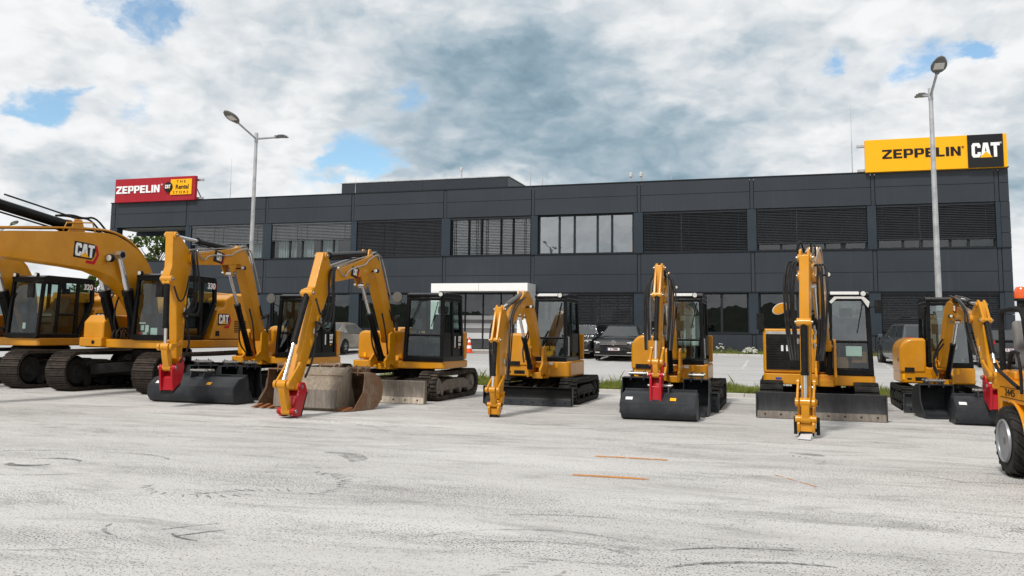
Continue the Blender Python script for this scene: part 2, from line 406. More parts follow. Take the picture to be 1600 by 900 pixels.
# ------------------------------------------------------------------ mesh helpers
class MB:
    """collects shapes; build() links them as one mesh object"""
    def __init__(s, *mats):
        s.bm = bmesh.new(); s.mats = list(mats); s.i = 0
    def use(s, m):
        if m not in s.mats: s.mats.append(m)
        s.i = s.mats.index(m); return s
    def face(s, vs):
        try:
            f = s.bm.faces.new(vs); f.material_index = s.i; return f
        except ValueError: return None
    def pts(s, L): return [s.bm.verts.new(p) for p in L]
    def hull8(s, a):           # a: 4 bottom + 4 top, counter-clockwise seen from above
        v = s.pts(a)
        for q in ((3, 2, 1, 0), (4, 5, 6, 7), (0, 1, 5, 4), (1, 2, 6, 5), (2, 3, 7, 6), (3, 0, 4, 7)): s.face([v[k] for k in q])
    def box(s, x0, x1, y0, y1, z0, z1, M=None):
        a = [Vector(p) for p in ((x0, y0, z0), (x1, y0, z0), (x1, y1, z0), (x0, y1, z0), (x0, y0, z1), (x1, y0, z1), (x1, y1, z1), (x0, y1, z1))]
        if M is not None: a = [M @ p for p in a]
        s.hull8(a); return s
    def bar(s, p, q, w, h=None, upv=(0, 0, 1)):
        """rectangular bar from p to q, w wide, h thick"""
        p, q = Vector(p), Vector(q); h = h or w
        d = (q - p).normalized(); u = Vector(upv)
        if abs(d.dot(u)) > .98: u = Vector((0, 1, 0))
        sx = d.cross(u).normalized() * (w / 2); sy = sx.cross(d).normalized() * (h / 2)
        s.hull8([p - sx - sy, p + sx - sy, q + sx - sy, q - sx - sy, p - sx + sy, p + sx + sy, q + sx + sy, q - sx + sy]); return s
    def prism(s, poly, a, b, ax='x', M=None):
        """poly: 2D outline; extruded from a to b along ax (x: poly is (y,z); y: poly is (x,z); z: poly is (x,y))"""
        def P(c, t):
            v = {'x': (t, c[0], c[1]), 'y': (c[0], t, c[1]), 'z': (c[0], c[1], t)}[ax]
            v = Vector(v); return M @ v if M is not None else v
        area = sum(poly[i][0] * poly[(i + 1) % len(poly)][1] - poly[(i + 1) % len(poly)][0] * poly[i][1] for i in range(len(poly)))
        pl = list(poly) if (area > 0) ^ (ax == 'y') else list(poly)[::-1]
        if a > b: a, b = b, a
        v0 = s.pts([P(c, a) for c in pl]); v1 = s.pts([P(c, b) for c in pl]); n = len(pl)
        s.face(v0[::-1]); s.face(v1)
        for k in range(n): s.face([v0[k], v0[(k + 1) % n], v1[(k + 1) % n], v1[k]])
        return s
    def tube(s, path, r, n=8, cap=True):
        path = [Vector(p) for p in path]; rr = r if isinstance(r, (list, tuple)) else [r] * len(path)
        rings = []; u = None
        for k, p in enumerate(path):
            d = (path[min(k + 1, len(path) - 1)] - path[max(k - 1, 0)])
            if d.length < 1e-7: d = Vector((0, 0, 1))
            d.normalize()
            if u is None:
                u = Vector((0, 0, 1)) if abs(d.z) < .9 else Vector((1, 0, 0))
            u = (u - d * u.dot(d)).normalized(); w = d.cross(u)
            rings.append(s.pts([p + (u * math.cos(2 * math.pi * j / n) + w * math.sin(2 * math.pi * j / n)) * rr[k] for j in range(n)]))
        for a, b in zip(rings, rings[1:]):
            for j in range(n): s.face([a[j], a[(j + 1) % n], b[(j + 1) % n], b[j]])
        if cap: s.face(rings[0][::-1]); s.face(rings[-1])
        return s
    def cyl(s, p, q, r, n=16, r2=None): return s.tube([p, q], [r, r2 if r2 is not None else r], n)
    def lathe(s, prof, c, ax='z', n=24):
        """prof: (radius, along) pairs"""
        rings = []
        for r, t in prof:
            L = []
            for j in range(n):
                a = 2 * math.pi * j / n; x, y = r * math.cos(a), r * math.sin(a)
                L.append(Vector(c) + Vector({'z': (x, y, t), 'x': (t, x, y), 'y': (y, t, x)}[ax]))
            rings.append(s.pts(L))
        for a, b in zip(rings, rings[1:]):
            for j in range(n): s.face([a[j], a[(j + 1) % n], b[(j + 1) % n], b[j]])
        if prof[0][0] > 1e-4: s.face(rings[0][::-1])
        if prof[-1][0] > 1e-4: s.face(rings[-1])
        return s
    def ball(s, c, r, n=12, sc=(1, 1, 1)):
        c = Vector(c)
        rings = []
        m = n // 2
        for i in range(1, m):
            t = math.pi * i / m
            rings.append(s.pts([c + Vector((r * sc[0] * math.sin(t) * math.cos(2 * math.pi * j / n), r * sc[1] * math.sin(t) * math.sin(2 * math.pi * j / n), r * sc[2] * math.cos(t))) for j in range(n)]))
        a, b = s.pts([c + Vector((0, 0, r * sc[2])), c - Vector((0, 0, r * sc[2]))])
        for j in range(n):
            s.face([a, rings[0][j], rings[0][(j + 1) % n]]); s.face([b, rings[-1][(j + 1) % n], rings[-1][j]])
        for p, q in zip(rings, rings[1:]):
            for j in range(n): s.face([p[j], q[j], q[(j + 1) % n], p[(j + 1) % n]])
        return s
    def quad(s, *p): s.face(s.pts(p)); return s
    def build(s, name, parent=None, bevel=0.0, M=None, segs=2, sharp=32, mesh_only=False):
        bm = s.bm
        if M is not None: bm.transform(M)
        bmesh.ops.recalc_face_normals(bm, faces=bm.faces) if len(bm.faces) < 60000 else None
        for f in bm.faces: f.smooth = True
        lim = R_(sharp)
        for e in bm.edges:
            if len(e.link_faces) == 2:
                if e.calc_face_angle(0) > lim: e.smooth = False
            else: e.smooth = False
        me = bpy.data.meshes.new(name); bm.to_mesh(me); bm.free()
        for m in s.mats: me.materials.append(m)
        o = bpy.data.objects.new(name, me); COL.objects.link(o)
        if parent is not None: o.parent = parent
        if bevel > 0:
            b = o.modifiers.new('bevel', 'BEVEL'); b.width = bevel; b.segments = segs; b.limit_method = 'ANGLE'; b.angle_limit = R_(40); b.harden_normals = True
        return o
def flat(o):
    for p in o.data.polygons: p.use_smooth = False
    return o
def empty(name, loc=(0, 0, 0), rz=0.0):
    o = bpy.data.objects.new(name, None); COL.objects.link(o); o.location = loc; o.rotation_euler = (0, 0, rz); o.empty_display_size = .3
    return o
def tag(o, label=None, cat=None, group=None, kind=None):
    for k, v in (('label', label), ('category', cat), ('group', group), ('kind', kind)):
        if v: o[k] = v
    return o
def copy_tree(o, parent=None):
    c = o.copy(); COL.objects.link(c)
    if parent is not None: c.parent = parent
    for ch in list(o.children): copy_tree(ch, c)
    return c
def chaikin(pts, k=2):
    pts = [Vector(p) for p in pts]
    for _ in range(k):
        q = [pts[0]]
        for a, b in zip(pts, pts[1:]): q += [a * .75 + b * .25, a * .25 + b * .75]
        q.append(pts[-1]); pts = q
    return pts
def strip(cl, th, k=2):
    """outline of a band that follows a centre line, th thick at each control point"""
    P = chaikin([(a[0], a[1], t) for a, t in zip(cl, th)], k)
    L, Rr = [], []
    for i, p in enumerate(P):
        d = P[min(i + 1, len(P) - 1)] - P[max(i - 1, 0)]; d = Vector((d.x, d.y)).normalized(); n = Vector((-d.y, d.x))
        c = Vector((p.x, p.y)); L.append(tuple(c + n * p.z / 2)); Rr.append(tuple(c - n * p.z / 2))
    return L + Rr[::-1]

# ---------------------------------------------------------------- lettering
def blk(*rects): return rects
def letter(ch):
    """bold block letters as convex pieces in a unit box"""
    t, v = .26, .20
    L = {
        'Z': [[(0, 1 - v), (1, 1 - v), (1, 1), (0, 1)], [(0, 0), (1, 0), (1, v), (0, v)], [(0, v), (.36, v), (1, 1 - v), (.64, 1 - v)]],
        'E': [[(0, 0), (.32, 0), (.32, 1), (0, 1)], [(.32, 0), (.9, 0), (.9, v), (.32, v)], [(.32, .40), (.82, .40), (.82, .60), (.32, .60)], [(.32, 1 - v), (.9, 1 - v), (.9, 1), (.32, 1)]],
        'P': [[(0, 0), (.32, 0), (.32, 1), (0, 1)], [(.32, .82), (.70, .82), (.86, 1 - .04), (.72, 1), (.32, 1)], [(.32, .32), (.72, .32), (.86, .36), (.70, .50), (.32, .50)],
              [(.66, .50), (.86, .36), (.96, .50), (.96, .82), (.86, .96), (.66, .82)]],
        'L': [[(0, 0), (.32, 0), (.32, 1), (0, 1)], [(.32, 0), (.85, 0), (.85, v), (.32, v)]],
        'I': [[(0, 0), (.32, 0), (.32, 1), (0, 1)]],
        'N': [[(0, 0), (.30, 0), (.30, 1), (0, 1)], [(.68, 0), (.98, 0), (.98, 1), (.68, 1)], [(.30, .62), (.30, 1), (.68, .38), (.68, 0)]],
        'C': [[(0, .16), (.36, .22), (.36, .78), (0, .84)], [(0, .84), (.36, .78), (.64, .78), (1, .84), (.84, 1), (.16, 1)], [(0, .16), (.16, 0), (.84, 0), (1, .16), (.64, .22), (.36, .22)],
              [(.64, .66), (1, .66), (1, .84), (.64, .78)], [(.64, .22), (1, .16), (1, .36), (.64, .36)]],
        'A': [[(-.04, 0), (.34, 0), (.58, 1), (.26, 1)], [(.70, 0), (1.08, 0), (.78, 1), (.46, 1)], [(.30, .20), (.76, .20), (.72, .40), (.36, .40)]],
        'T': [[(0, .78), (1, .78), (1, 1), (0, 1)], [(.32, 0), (.68, 0), (.68, .78), (.32, .78)]],
    }
    return L[ch]
LW = {'I': .34, 'Z': 1.0, 'E': .92, 'P': .96, 'L': .86, 'N': .98, 'C': 1.0, 'A': 1.04, 'T': 1.0}
def write_block(mb, word, x, z, w, h, y0, y1, gap=.14):
    """block letters in the xz plane from x to x+w, extruded y0..y1"""
    tot = sum(LW[c] for c in word) + gap * (len(word) - 1); k = w / tot
    for ci, c in enumerate(word):
        for pi, pc in enumerate(letter(c)):
            mb.prism([(x + p[0] * k, z + p[1] * h) for p in pc], y0 - .0004 * pi, y1, 'y')
        x += (LW[c] + gap) * k
def text_mesh(mb, body, M, size, depth=.004, bold=.0, squeeze=1.0, align='CENTER'):
    cu = bpy.data.curves.new('lettering', 'FONT'); cu.body = body; cu.size = size; cu.extrude = depth; cu.offset = bold
    cu.align_x = align; cu.align_y = 'CENTER'; cu.resolution_u = 3
    o = bpy.data.objects.new('lettering', cu); COL.objects.link(o)
    dg = bpy.context.evaluated_depsgraph_get()
    me = bpy.data.meshes.new_from_object(o.evaluated_get(dg))
    bpy.data.objects.remove(o)
    b2 = bmesh.new(); b2.from_mesh(me)
    MM = M @ Matrix.Diagonal((squeeze, 1, 1, 1))
    mp = {v: mb.bm.verts.new(MM @ v.co) for v in b2.verts}
    for f in b2.faces: mb.face([mp[v] for v in f.verts])
    b2.free(); bpy.data.meshes.remove(me)
FRONT = Matrix(((1, 0, 0, 0), (0, 0, -1, 0), (0, 1, 0, 0), (0, 0, 0, 1)))     # text facing -Y
RIGHT = Matrix(((0, 0, 1, 0), (1, 0, 0, 0), (0, 1, 0, 0), (0, 0, 0, 1)))       # text facing +X
def cat_logo(mb, M, w, h, back='old'):
    """black plate, white letters, yellow triangle and red edge; built facing -Y round the origin, moved by M"""
    t = MB(*mb.mats)
    t.use(LETK)
    if back == 'old':
        t.prism([(-.62 * w, -.5 * h), (.40 * w, -.5 * h), (.58 * w, .5 * h), (-.42 * w, .5 * h)], 0, .006, 'y')
        t.use(LETR); t.prism([(.42 * w, -.5 * h), (.54 * w, -.5 * h), (.72 * w, .5 * h), (.60 * w, .5 * h)], 0, .006, 'y')
        x0, ww, hh, z0 = -.26 * w, .56 * w, .66 * h, -.30 * h
    elif back == 'hex':
        t.prism([(-.60 * w, -.42 * h), (.30 * w, -.42 * h), (.42 * w, -.2 * h), (.48 * w, .2 * h), (.36 * w, .5 * h), (-.60 * w, .5 * h)], 0, .006, 'y')
        t.use(LETR)
        t.prism([(.48 * w, -.62 * h), (.66 * w, -.08 * h), (.52 * w, .46 * h), (.40 * w, .46 * h), (.53 * w, -.08 * h), (.38 * w, -.50 * h)], -.001, .005, 'y')
        t.prism([(.02 * w, -.66 * h), (.48 * w, -.66 * h), (.42 * w, -.48 * h), (.06 * w, -.48 * h)], -.002, .005, 'y')
        x0, ww, hh, z0 = -.54 * w, .92 * w, .74 * h, -.32 * h
    else:
        x0, ww, hh, z0 = -.5 * w, w, h, -.5 * h
    t.use(LETW); write_block(t, 'CAT', x0, z0, ww, hh, -.010, -.004, .04)
    t.use(SIGNY); t.prism([(x0 + .28 * ww, z0 - .02 * hh), (x0 + .74 * ww, z0 - .02 * hh), (x0 + .51 * ww, z0 + .40 * hh)], -.016, -.011, 'y')
    for m in t.mats:
        if m not in mb.mats: mb.mats.append(m)
    t.bm.transform(M)
    mp = {v: mb.bm.verts.new(v.co) for v in t.bm.verts}
    for f in t.bm.faces:
        q = mb.bm.faces.new([mp[v] for v in f.verts]); q.material_index = mb.mats.index(t.mats[f.material_index])
    t.bm.free()
FACE_LEFTSIDE = Matrix(((0, -1, 0, 0), (1, 0, 0, 0), (0, 0, 1, 0), (0, 0, 0, 1)))   # -Y facing art turned to face +X

# ================================================================== ground
def struct(o, name=None): o['kind'] = 'structure'; return o
def at_row(s, t, z=0.0):       # along / across the parked row -> world
    return Vector((s * math.cos(PHI) + t * math.sin(PHI), -s * math.sin(PHI) + t * math.cos(PHI), z))
def lot_z(t): return 0.10 + (t - 24.85) / (41.5 - 24.85) * 0.54
def sheet(name, mat, y0, y1, z0, z1, x0=-420, x1=420):
    m = MB(mat); m.quad((x0, y0, z0), (x1, y0, z0), (x1, y1, z1), (x0, y1, z1))
    o = m.build(name); o.rotation_euler = (0, 0, -PHI); return struct(o)
sheet('ground', FIELD, -900, 2500, -.25, -.25, -2500, 2500)
sheet('yard', YARD, -420, 23.36, 0, 0)
sheet('verge_soil', SOIL, 23.4, 24.8, .07, .09)
sheet('car_park', PARK, 24.8, 41.55, .10, .64)
sheet('building_verge', SOIL, 41.55, 43.3, .66, .68)
sheet('land_behind', FIELD, 43.3, 420, .62, .62)
def kerb(y0, y1, z0, z1, name='kerb'):
    m = MB(KERB); x = -60.0
    while x < 60:
        m.box(x, x + .99, y0, y1, z0 - .3, z1 + random.uniform(-.004, .004)); x += 1.0
    o = m.build(name, bevel=.012); o.rotation_euler = (0, 0, -PHI); struct(o)
kerb(23.30, 23.45, 0, .095)
kerb(24.72, 24.87, .05, .125)
kerb(41.45, 41.6, .6, .725)
m = MB(GRAVEL); m.quad((-18.8, 39.0, lot_z(39) + .004), (-10.2, 39.0, lot_z(39) + .004), (-10.2, 41.44, lot_z(41.44) + .004), (-18.8, 41.44, lot_z(41.44) + .004))
o = m.build('path'); o.rotation_euler = (0, 0, -PHI); struct(o)
m = MB(BRICK); m.box(-18.8, -10.2, 41.61, 43.0, .5, .70); o = m.build('entrance_path', bevel=.01); o.rotation_euler = (0, 0, -PHI); struct(o)
# bays of the car park
m = MB(WLINE)
for k in range(-8, 12):
    x = 1.1 + 2.62 * k
    m.quad((x, 33.2, lot_z(33.2) + .004), (x + .11, 33.2, lot_z(33.2) + .004), (x + .11, 38.4, lot_z(38.4) + .004), (x, 38.4, lot_z(38.4) + .004))
o = m.build('bay_line'); o.rotation_euler = (0, 0, -PHI); struct(o)

# grass of the two strips
def grass(name, rects, n, zf, hmin, hmax, label):
    m = MB(GRASS)
    rnd = random.Random(5)
    for (x0, x1, y0, y1, w) in rects:
        for _ in range(int(n * w)):
            x, y = rnd.uniform(x0, x1), rnd.uniform(y0, y1)
            cl = math.sin(x * 3.1) * math.sin(x * 1.3 + y * 4) * .5 + .5
            h = rnd.uniform(hmin, hmax) * (.35 + .9 * cl) * (1.9 if rnd.random() < .03 else 1)
            a = rnd.uniform(0, 6.28); b = rnd.uniform(-.5, .5) * h; c = rnd.uniform(-.5, .5) * h; wd = rnd.uniform(.006, .014)
            z = zf(y)
            dx, dy = math.cos(a) * wd, math.sin(a) * wd
            m.face(m.pts([(x - dx, y - dy, z), (x + dx, y + dy, z), (x + b * .4 + dx * .6, y + c * .4 + dy * .6, z + h * .6)]))
            m.face(m.pts([(x - dx * .5 + b * .1, y + c * .1, z + h * .2), (x + b * .4 + dx * .6, y + c * .4 + dy * .6, z + h * .6), (x + b, y + c, z + h)]))
    o = m.build(name); o.rotation_euler = (0, 0, -PHI)
    tag(o, label, 'grass', kind='stuff')
grass('grass', [(-22, -12, 23.5, 24.7, .3), (-12, 9, 23.5, 24.7, .85), (-33, -18.9, 41.65, 43.0, .1), (-10.1, 9.6, 41.65, 43.0, .3)], 60000, lambda y: .07 if y < 30 else .665, .09, .25, 'short green grass growing in the strips along the kerbs')

def flower(name, s, t, z, h, r, n, label):
    root = empty(name, at_row(s, t, z))
    tag(root, label, 'flowers', 'white flowers along the wall and kerb')
    rnd = random.Random(int(s * 100) & 1023)
    st, pe = MB(GRASS), MB(PETAL)
    for _ in range(n):
        a, q = rnd.uniform(0, 6.28), r * math.sqrt(rnd.random())
        p = Vector((math.cos(a) * q, math.sin(a) * q, h * rnd.uniform(.55, 1.0) * (1 - .5 * (q / r) ** 2)))
        st.tube([p * .15 * Vector((1, 1, 0)).length, p * .6, p], .004, 3)
        pe.ball(p, rnd.uniform(.022, .045), 6, (1, 1, .7))
    st.build('stems', root); pe.build('blossoms', root)
flower('flower_bush', -1.5, 41.85, .66, .42, .36, 130, 'round bush of white flowers in front of the dark wall')
for i, (s, t, lab) in enumerate(((-2.9, 42.3, 'small sprig of white flowers left of the round white bush'), (-.6, 42.3, 'few white blossoms on tall stems right of the round white bush'))):
    flower('flower_plant', s, t, .66, .55, .3, 16, lab)

# tyre marks and painted lines on the yard
marks = MB(SKID, SKIDL)
def arc_mark(px, r, a0, a1, w, mat, squash=.7):
    marks.use(mat); c = px; n = 18; L = []
    for i in range(n + 1):
        a = a0 + (a1 - a0) * i / n; e = math.sin(math.pi * i / n) ** .6 * w / 2 + .004
        L.append(((c[0] + (r - e) * math.cos(a), c[1] + (r - e) * math.sin(a) * squash, .004), (c[0] + (r + e) * math.cos(a), c[1] + (r + e) * math.sin(a) * squash, .004)))
    for (a, b), (d, e) in zip(L, L[1:]): marks.quad(a, b, e, d)
MARKS = [  # centre, radius, start, end, width, material
    ((-5.75, 10.3), .75, 2.6, 4.6, .10, SKID), ((-5.6, 10.4), .50, .2, 2.0, .09, SKID), ((-5.2, 10.5), 1.1, .3, 1.6, .08, SKIDL), ((-5.6, 10.35), .25, 3, 6.0, .16, SKID), ((-5.9, 10.6), 1.2, 1.3, 2.7, .09, SKIDL), ((-5.3, 10.2), .95, 4.0, 5.4, .07, SKIDL),
    ((1.75, 5.6), 1.0, 1.0, 2.3, .085, SKID), ((1.70, 6.0), 1.0, 1.1, 2.1, .04, SKID), ((1.6, 5.4), .75, 1.2, 2.4, .05, SKIDL), ((2.2, 5.0), .8, 1.3, 2.2, .03, SKID),
    ((.1, 6.6), .9, .4, 2.6, .05, SKIDL), ((.15, 6.3), .75, .2, 2.3, .04, SKIDL), ((-.2, 6.1), .6, 4.4, 6.1, .06, SKIDL), ((.3, 6.9), 1.3, 1.0, 2.2, .04, SKIDL),
    ((-2.6, 7.2), .65, 3.0, 4.0, .03, SKID), ((-2.15, 7.05), .5, 3.4, 4.3, .03, SKID), ((-3.6, 7.3), 1.3, 4.0, 5.2, .03, SKIDL), ((-1.2, 6.2), 2.0, 2.2, 2.5, .03, SKID), ((-1.0, 6.0), 2.0, 2.25, 2.5, .03, SKID),
    ((-1.7, 14.2), .8, .7, 2.2, .06, SKID), ((-3.6, 15.6), .5, 1.1, 2.6, .05, SKID), ((-2.4, 14.7), 1.5, .9, 1.7, .04, SKIDL), ((-6.5, 14), 2.0, .6, 1.7, .09, SKIDL), ((-4.5, 12.8), 2.4, .7, 1.8, .10, SKIDL), ((-3.1, 10.9), 1.2, -.2, 1.0, .3, SKIDL),
    ((3.9, 9.6), 1.2, .2, 1.2, .04, SKIDL), ((5.2, 8.8), 1.4, .9, 2.0, .04, SKIDL), ((2.6, 13.9), 1.6, 4.2, 5.4, .06, SKIDL), ((4.2, 7.2), .9, 3.8, 5.2, .04, SKIDL), ((-1.3, 5.0), .35, 5.6, 7.0, .09, SKID), ((-2.2, 5.15), .3, 0.2, 1.3, .12, SKID),
    ((.9, 12.6), 3.1, 1.2, 1.9, .08, SKIDL), ((3.4, 11.6), .8, .2, 1.0, .25, SKIDL)]
for mk in MARKS: arc_mark(*mk)
rnd = random.Random(3)
# tread prints: rows of short bars along a curve
marks.use(SKID)
for (cx, cy, r, a0, a1, n, k) in ((-3.0, 9.15, 1.3, -.5, 1.0, 13, .16), (-2.9, 9.1, .8, 3.3, 5.4, 13, .13), (-2.35, 8.2, .8, 1.4, 2.7, 11, .15), (3.1, 11.3, .9, -.4, .8, 10, .16), (2.2, 4.9, 2.6, 2.4, 2.9, 12, .14), (-5.4, 13.2, 3.6, .3, 1.2, 24, .18)):
    marks.use(SKID if k < .17 and cx < 0 else SKIDL)
    for i in range(n):
        a = a0 + (a1 - a0) * i / n; q = r + rnd.uniform(-.03, .03)
        p = Vector((cx + q * math.cos(a), cy + q * math.sin(a) * .8, .0045)); d = Vector((math.cos(a + .6), math.sin(a + .6), 0)) * k / 2; e = Vector((-d.y, d.x, 0)) * .22
        marks.quad(p - d - e, p + d - e * .4, p + d + e * .4, p - d + e)
struct(marks.build('tyre_mark_layer'))
m = MB(OLINE)
for (ax, ay, bx, by, w) in ((1.12, 11.5, 2.02, 11.23, .12), (.72, 9.99, 1.55, 9.75, .11), (3.06, 10.15, 3.28, 9.4, .028)):
    a, b = Vector((ax, ay, .005)), Vector((bx, by, .005)); d = (b - a).normalized(); nrm = Vector((-d.y, d.x, 0)) * w / 2
    m.quad(a - nrm, b - nrm, b + nrm, a + nrm)
struct(m.build('painted_line'))

# far hills
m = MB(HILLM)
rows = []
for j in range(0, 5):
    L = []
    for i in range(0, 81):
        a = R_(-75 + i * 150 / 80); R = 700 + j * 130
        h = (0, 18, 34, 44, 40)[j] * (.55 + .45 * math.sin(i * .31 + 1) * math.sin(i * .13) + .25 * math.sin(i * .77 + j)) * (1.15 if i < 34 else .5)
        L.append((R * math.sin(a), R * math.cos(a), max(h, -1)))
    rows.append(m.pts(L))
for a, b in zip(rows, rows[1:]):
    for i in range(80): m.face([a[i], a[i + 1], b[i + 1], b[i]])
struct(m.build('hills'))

# ================================================================== building
BLD = empty('office_building', (0, 45.2, 0), -PHI)
tag(BLD, 'long dark grey two-storey office building with ribbon windows', 'building')
ZB, ZP, ZM, ZS, ZH, ZT = .55, 1.64, 3.67, 5.62, 7.71, 9.25
UL, UR, DEP = -26.13, 23.35, 13.0
J = [-25.69, -20.46, -14.97, -9.41, -3.83, 1.13, 6.71, 12.22, 17.69, 22.86]
core = MB(CORE)
core.box(UL + .1, UR - .1, .35, DEP, ZH + .45, ZT - .12)                  # roof slab
core.box(UL + .1, UR - .1, .35, DEP, ZM + .25, ZS - .05)                  # floor slab
core.box(-20.4, UR - .1, DEP - .4, DEP, ZB, ZT - .12)                     # rear wall
core.box(UR - .4, UR - .08, .35, DEP - .4, ZB, ZT - .12)
core.box(-20.4, -20.05, .35, DEP - .4, ZB, ZT - .12)
core.box(UL + .1, UR - .1, .10, .34, ZH + .03, ZT - .1)
core.box(UL + .1, UR - .1, .10, .34, ZM + .03, ZS - .03)
core.box(-20.4, -3.95, .10, .34, ZB, ZP - .04)
core.box(1.35, UR - .1, .10, .34, ZB, ZP - .04)
core.build('core', BLD)
def panels(name, z0, z1, zj, spans, v0=0.0):
    """cladding of one band: flat panels with open joints and a narrow cover strip on every axis"""
    mb = MB(CLAD)
    for a, b in spans:
        cuts = [a] + [j for j in J if a + .3 < j < b - .3] + [b]
        edges = []
        for i, c in enumerate(cuts):
            if 0 < i < len(cuts) - 1: edges += [(c - .09, 'e'), (c + .09, 's')]
            elif i == 0: edges.append((c, 's'))
            else: edges.append((c, 'e'))
        st = None
        for x, kd in edges:
            if kd == 's': st = x
            else:
                zs = [z0] + zj + [z1]
                for q0, q1 in zip(zs, zs[1:]): mb.box(st + .010, x - .010, v0, v0 + .09, q0 + .008, q1 - .008)
        for c in cuts[1:-1]: mb.box(c - .078, c + .078, v0 + .022, v0 + .08, z0 + .008, z1 - .008)
    return mb.build(name, BLD, bevel=.006, segs=1)
panels('parapet_cladding', ZH, ZT, [8.56], [(UL, UR)])
panels('middle_cladding', ZM, ZS, [4.57], [(UL, UR)])
panels('plinth_cladding', ZB, ZP, [], [(-20.46, -3.92)]); panels('plinth_cladding', ZB, ZP, [], [(1.34, UR)])
tr = MB(FRAME)
tr.box(UL - .03, UR + .03, -.035, .40, ZT, ZT + .045)
tr.box(UL, UR, -.05, .1, ZS - .001, ZS + .03)
tr.box(UL, UR, -.012, .1, ZM - .03, ZM - .001)
tr.box(-20.46, -3.92, -.03, .1, ZP - .001, ZP + .03); tr.box(1.34, UR, -.03, .1, ZP - .001, ZP + .03)
tr.build('metal_trim', BLD)
# right end wall and returns
ew = MB(CLAD)
for q0, q1 in ((ZB, ZP), (ZP, 2.65), (2.65, ZM), (ZM, 4.57), (4.57, ZS), (ZS, 6.3), (6.3, 7.0), (7.0, ZH), (ZH, 8.56), (8.56, ZT)):
    ew.box(UR - .06, UR, .1, DEP, q0 + .006, q1 - .006)
    if ZP - .01 < q0 < ZM - .01 or ZS - .01 < q0 < ZH - .01: ew.box(22.98, UR, 0, .09, q0 + .008, q1 - .008)
    if q0 > ZM - .01 and not (ZS - .01 < q0 < ZH - .01): ew.box(UL, UL + .06, .1, DEP, q0 + .006, q1 - .006)
ew.build('end_wall', BLD, bevel=.005, segs=1)
te = MB(PIER)
te.box(UL, UL + .55, .0, .5, ZS + .03, ZH - .01); te.box(UL, UL + .55, DEP - .5, DEP, ZB, ZH)
te.box(UL + .1, -20.5, 2.2, 2.6, ZH - .25, ZH - .02); te.box(-20.55, -20.3, 0.02, DEP, ZS + .02, ZH)
te.box(UL, UL + .5, .02, .5, ZB, ZM); te.box(-21.2, -20.5, .05, .5, ZB, ZM)
te.build('terrace_frame', BLD)
mk = MB(WALLIN); mk.quad((UL + .1, .36, ZH - .01), (-20.5, .36, ZH - .01), (-20.5, 2.1, ZH - .01), (UL + .1, 2.1, ZH - .01)); mk.build('terrace_soffit', BLD)

def window(u0, u1, z0, z1, blind=None, down=1.0, gmat=WGLASS, mull=(.225, .385, .625, .775), slat=SLAT, pitch=.080, tilt=34, split=.372):
    fr = MB(FRAME); v = .24
    W = u1 - u0
    for a, b, c, d in ((u0, u1, z0, z0 + .07), (u0, u1, z1 - .07, z1), (u0, u0 + .07, z0 + .071, z1 - .071), (u1 - .07, u1, z0 + .071, z1 - .071)): fr.box(a, b, v - .04, v + .05, c, d)
    xs = [u0 + .07] + [u0 + W * q for q in mull] + [u1 - .07]
    for x in xs[1:-1]: fr.box(x - .055, x + .055, v - .035, v + .05, z0 + .071, z1 - .071)
    w = fr.build('window', BLD)
    for a, b in zip(xs, xs[1:]):
        p = MB(gmat); e = random.uniform(-.004, .004)
        p.quad((a + .03, v + .01 + e, z0 + .05), (b - .03, v + .01 - e, z0 + .05), (b - .03, v + .012 - e, z1 - .05), (a + .03, v + .012 + e, z1 - .05))
        p.build('pane', w)
    if blind:
        bl = MB(slat)
        zb = z1 - (z1 - z0) * down
        bl.box(u0 + .02, u1 - .02, .07, .17, z1 - .10, z1 - .01)
        z = z1 - .14
        dy, dz = .044 * math.cos(R_(tilt)), .044 * math.sin(R_(tilt))
        segs = [(u0 + .03, u0 + W * split - .02), (u0 + W * split + .02, u1 - .03)]
        while z > zb + .03:
            jit = random.uniform(-.003, .003)
            for a, b in segs:
                k = random.uniform(-.002, .002)
                bl.hull8([(a, .12 - dy, z - dz + jit), (b, .12 - dy, z - dz + jit + k), (b, .12 + dy, z + dz + jit + k), (a, .12 + dy, z + dz + jit),
                          (a, .12 - dy, z - dz + .005 + jit), (b, .12 - dy, z - dz + .005 + jit + k), (b, .12 + dy, z + dz + .005 + jit + k), (a, .12 + dy, z + dz + .005 + jit)])
            z -= pitch
        for a, b in segs:
            bl.box(a, b, .10, .14, zb, zb + .03)
            for f in (.12, .88): bl.box(a + (b - a) * f - .006, a + (b - a) * f + .006, .075, .165, zb + .03, z1 - .1)
        x = u0 + W * split; bl.box(x - .012, x + .012, .09, .13, z0 + .01, z1 - .1)
        bl.build('blind', w)
    return w
G_ = .235
UPW = [(J[1] + .3, J[2] - G_), (J[2] + G_ + .1, J[3] - .1), (J[3] + .27, J[4] - .2), (J[4] + .32, J[5] - .1), (J[5] + .26, J[6] - .28), (J[6] + .2, J[7] - .24), (J[7] + .2, J[8] - .28), (J[8] + .12, 22.78)]
SPEC = [dict(blind=1, down=.56, slat=SLATL, pitch=.086, tilt=55), dict(blind=1, down=.50, slat=SLATL, pitch=.086, tilt=55), dict(blind=1, down=1, tilt=50), dict(blind=1, down=1, gmat=WGLASSB, tilt=14, pitch=.085),
        dict(gmat=WGLASSB), dict(blind=1, down=1, tilt=40), dict(blind=1, down=.84, tilt=48), dict(blind=1, down=.80, tilt=46)]
prev = -20.46
def pier(a, b, z0, z1):
    pr = MB(PIER); pr.box(a + .004, b - .004, .03, .3, z0, z1); pr.build('pier', BLD, bevel=.004, segs=1)
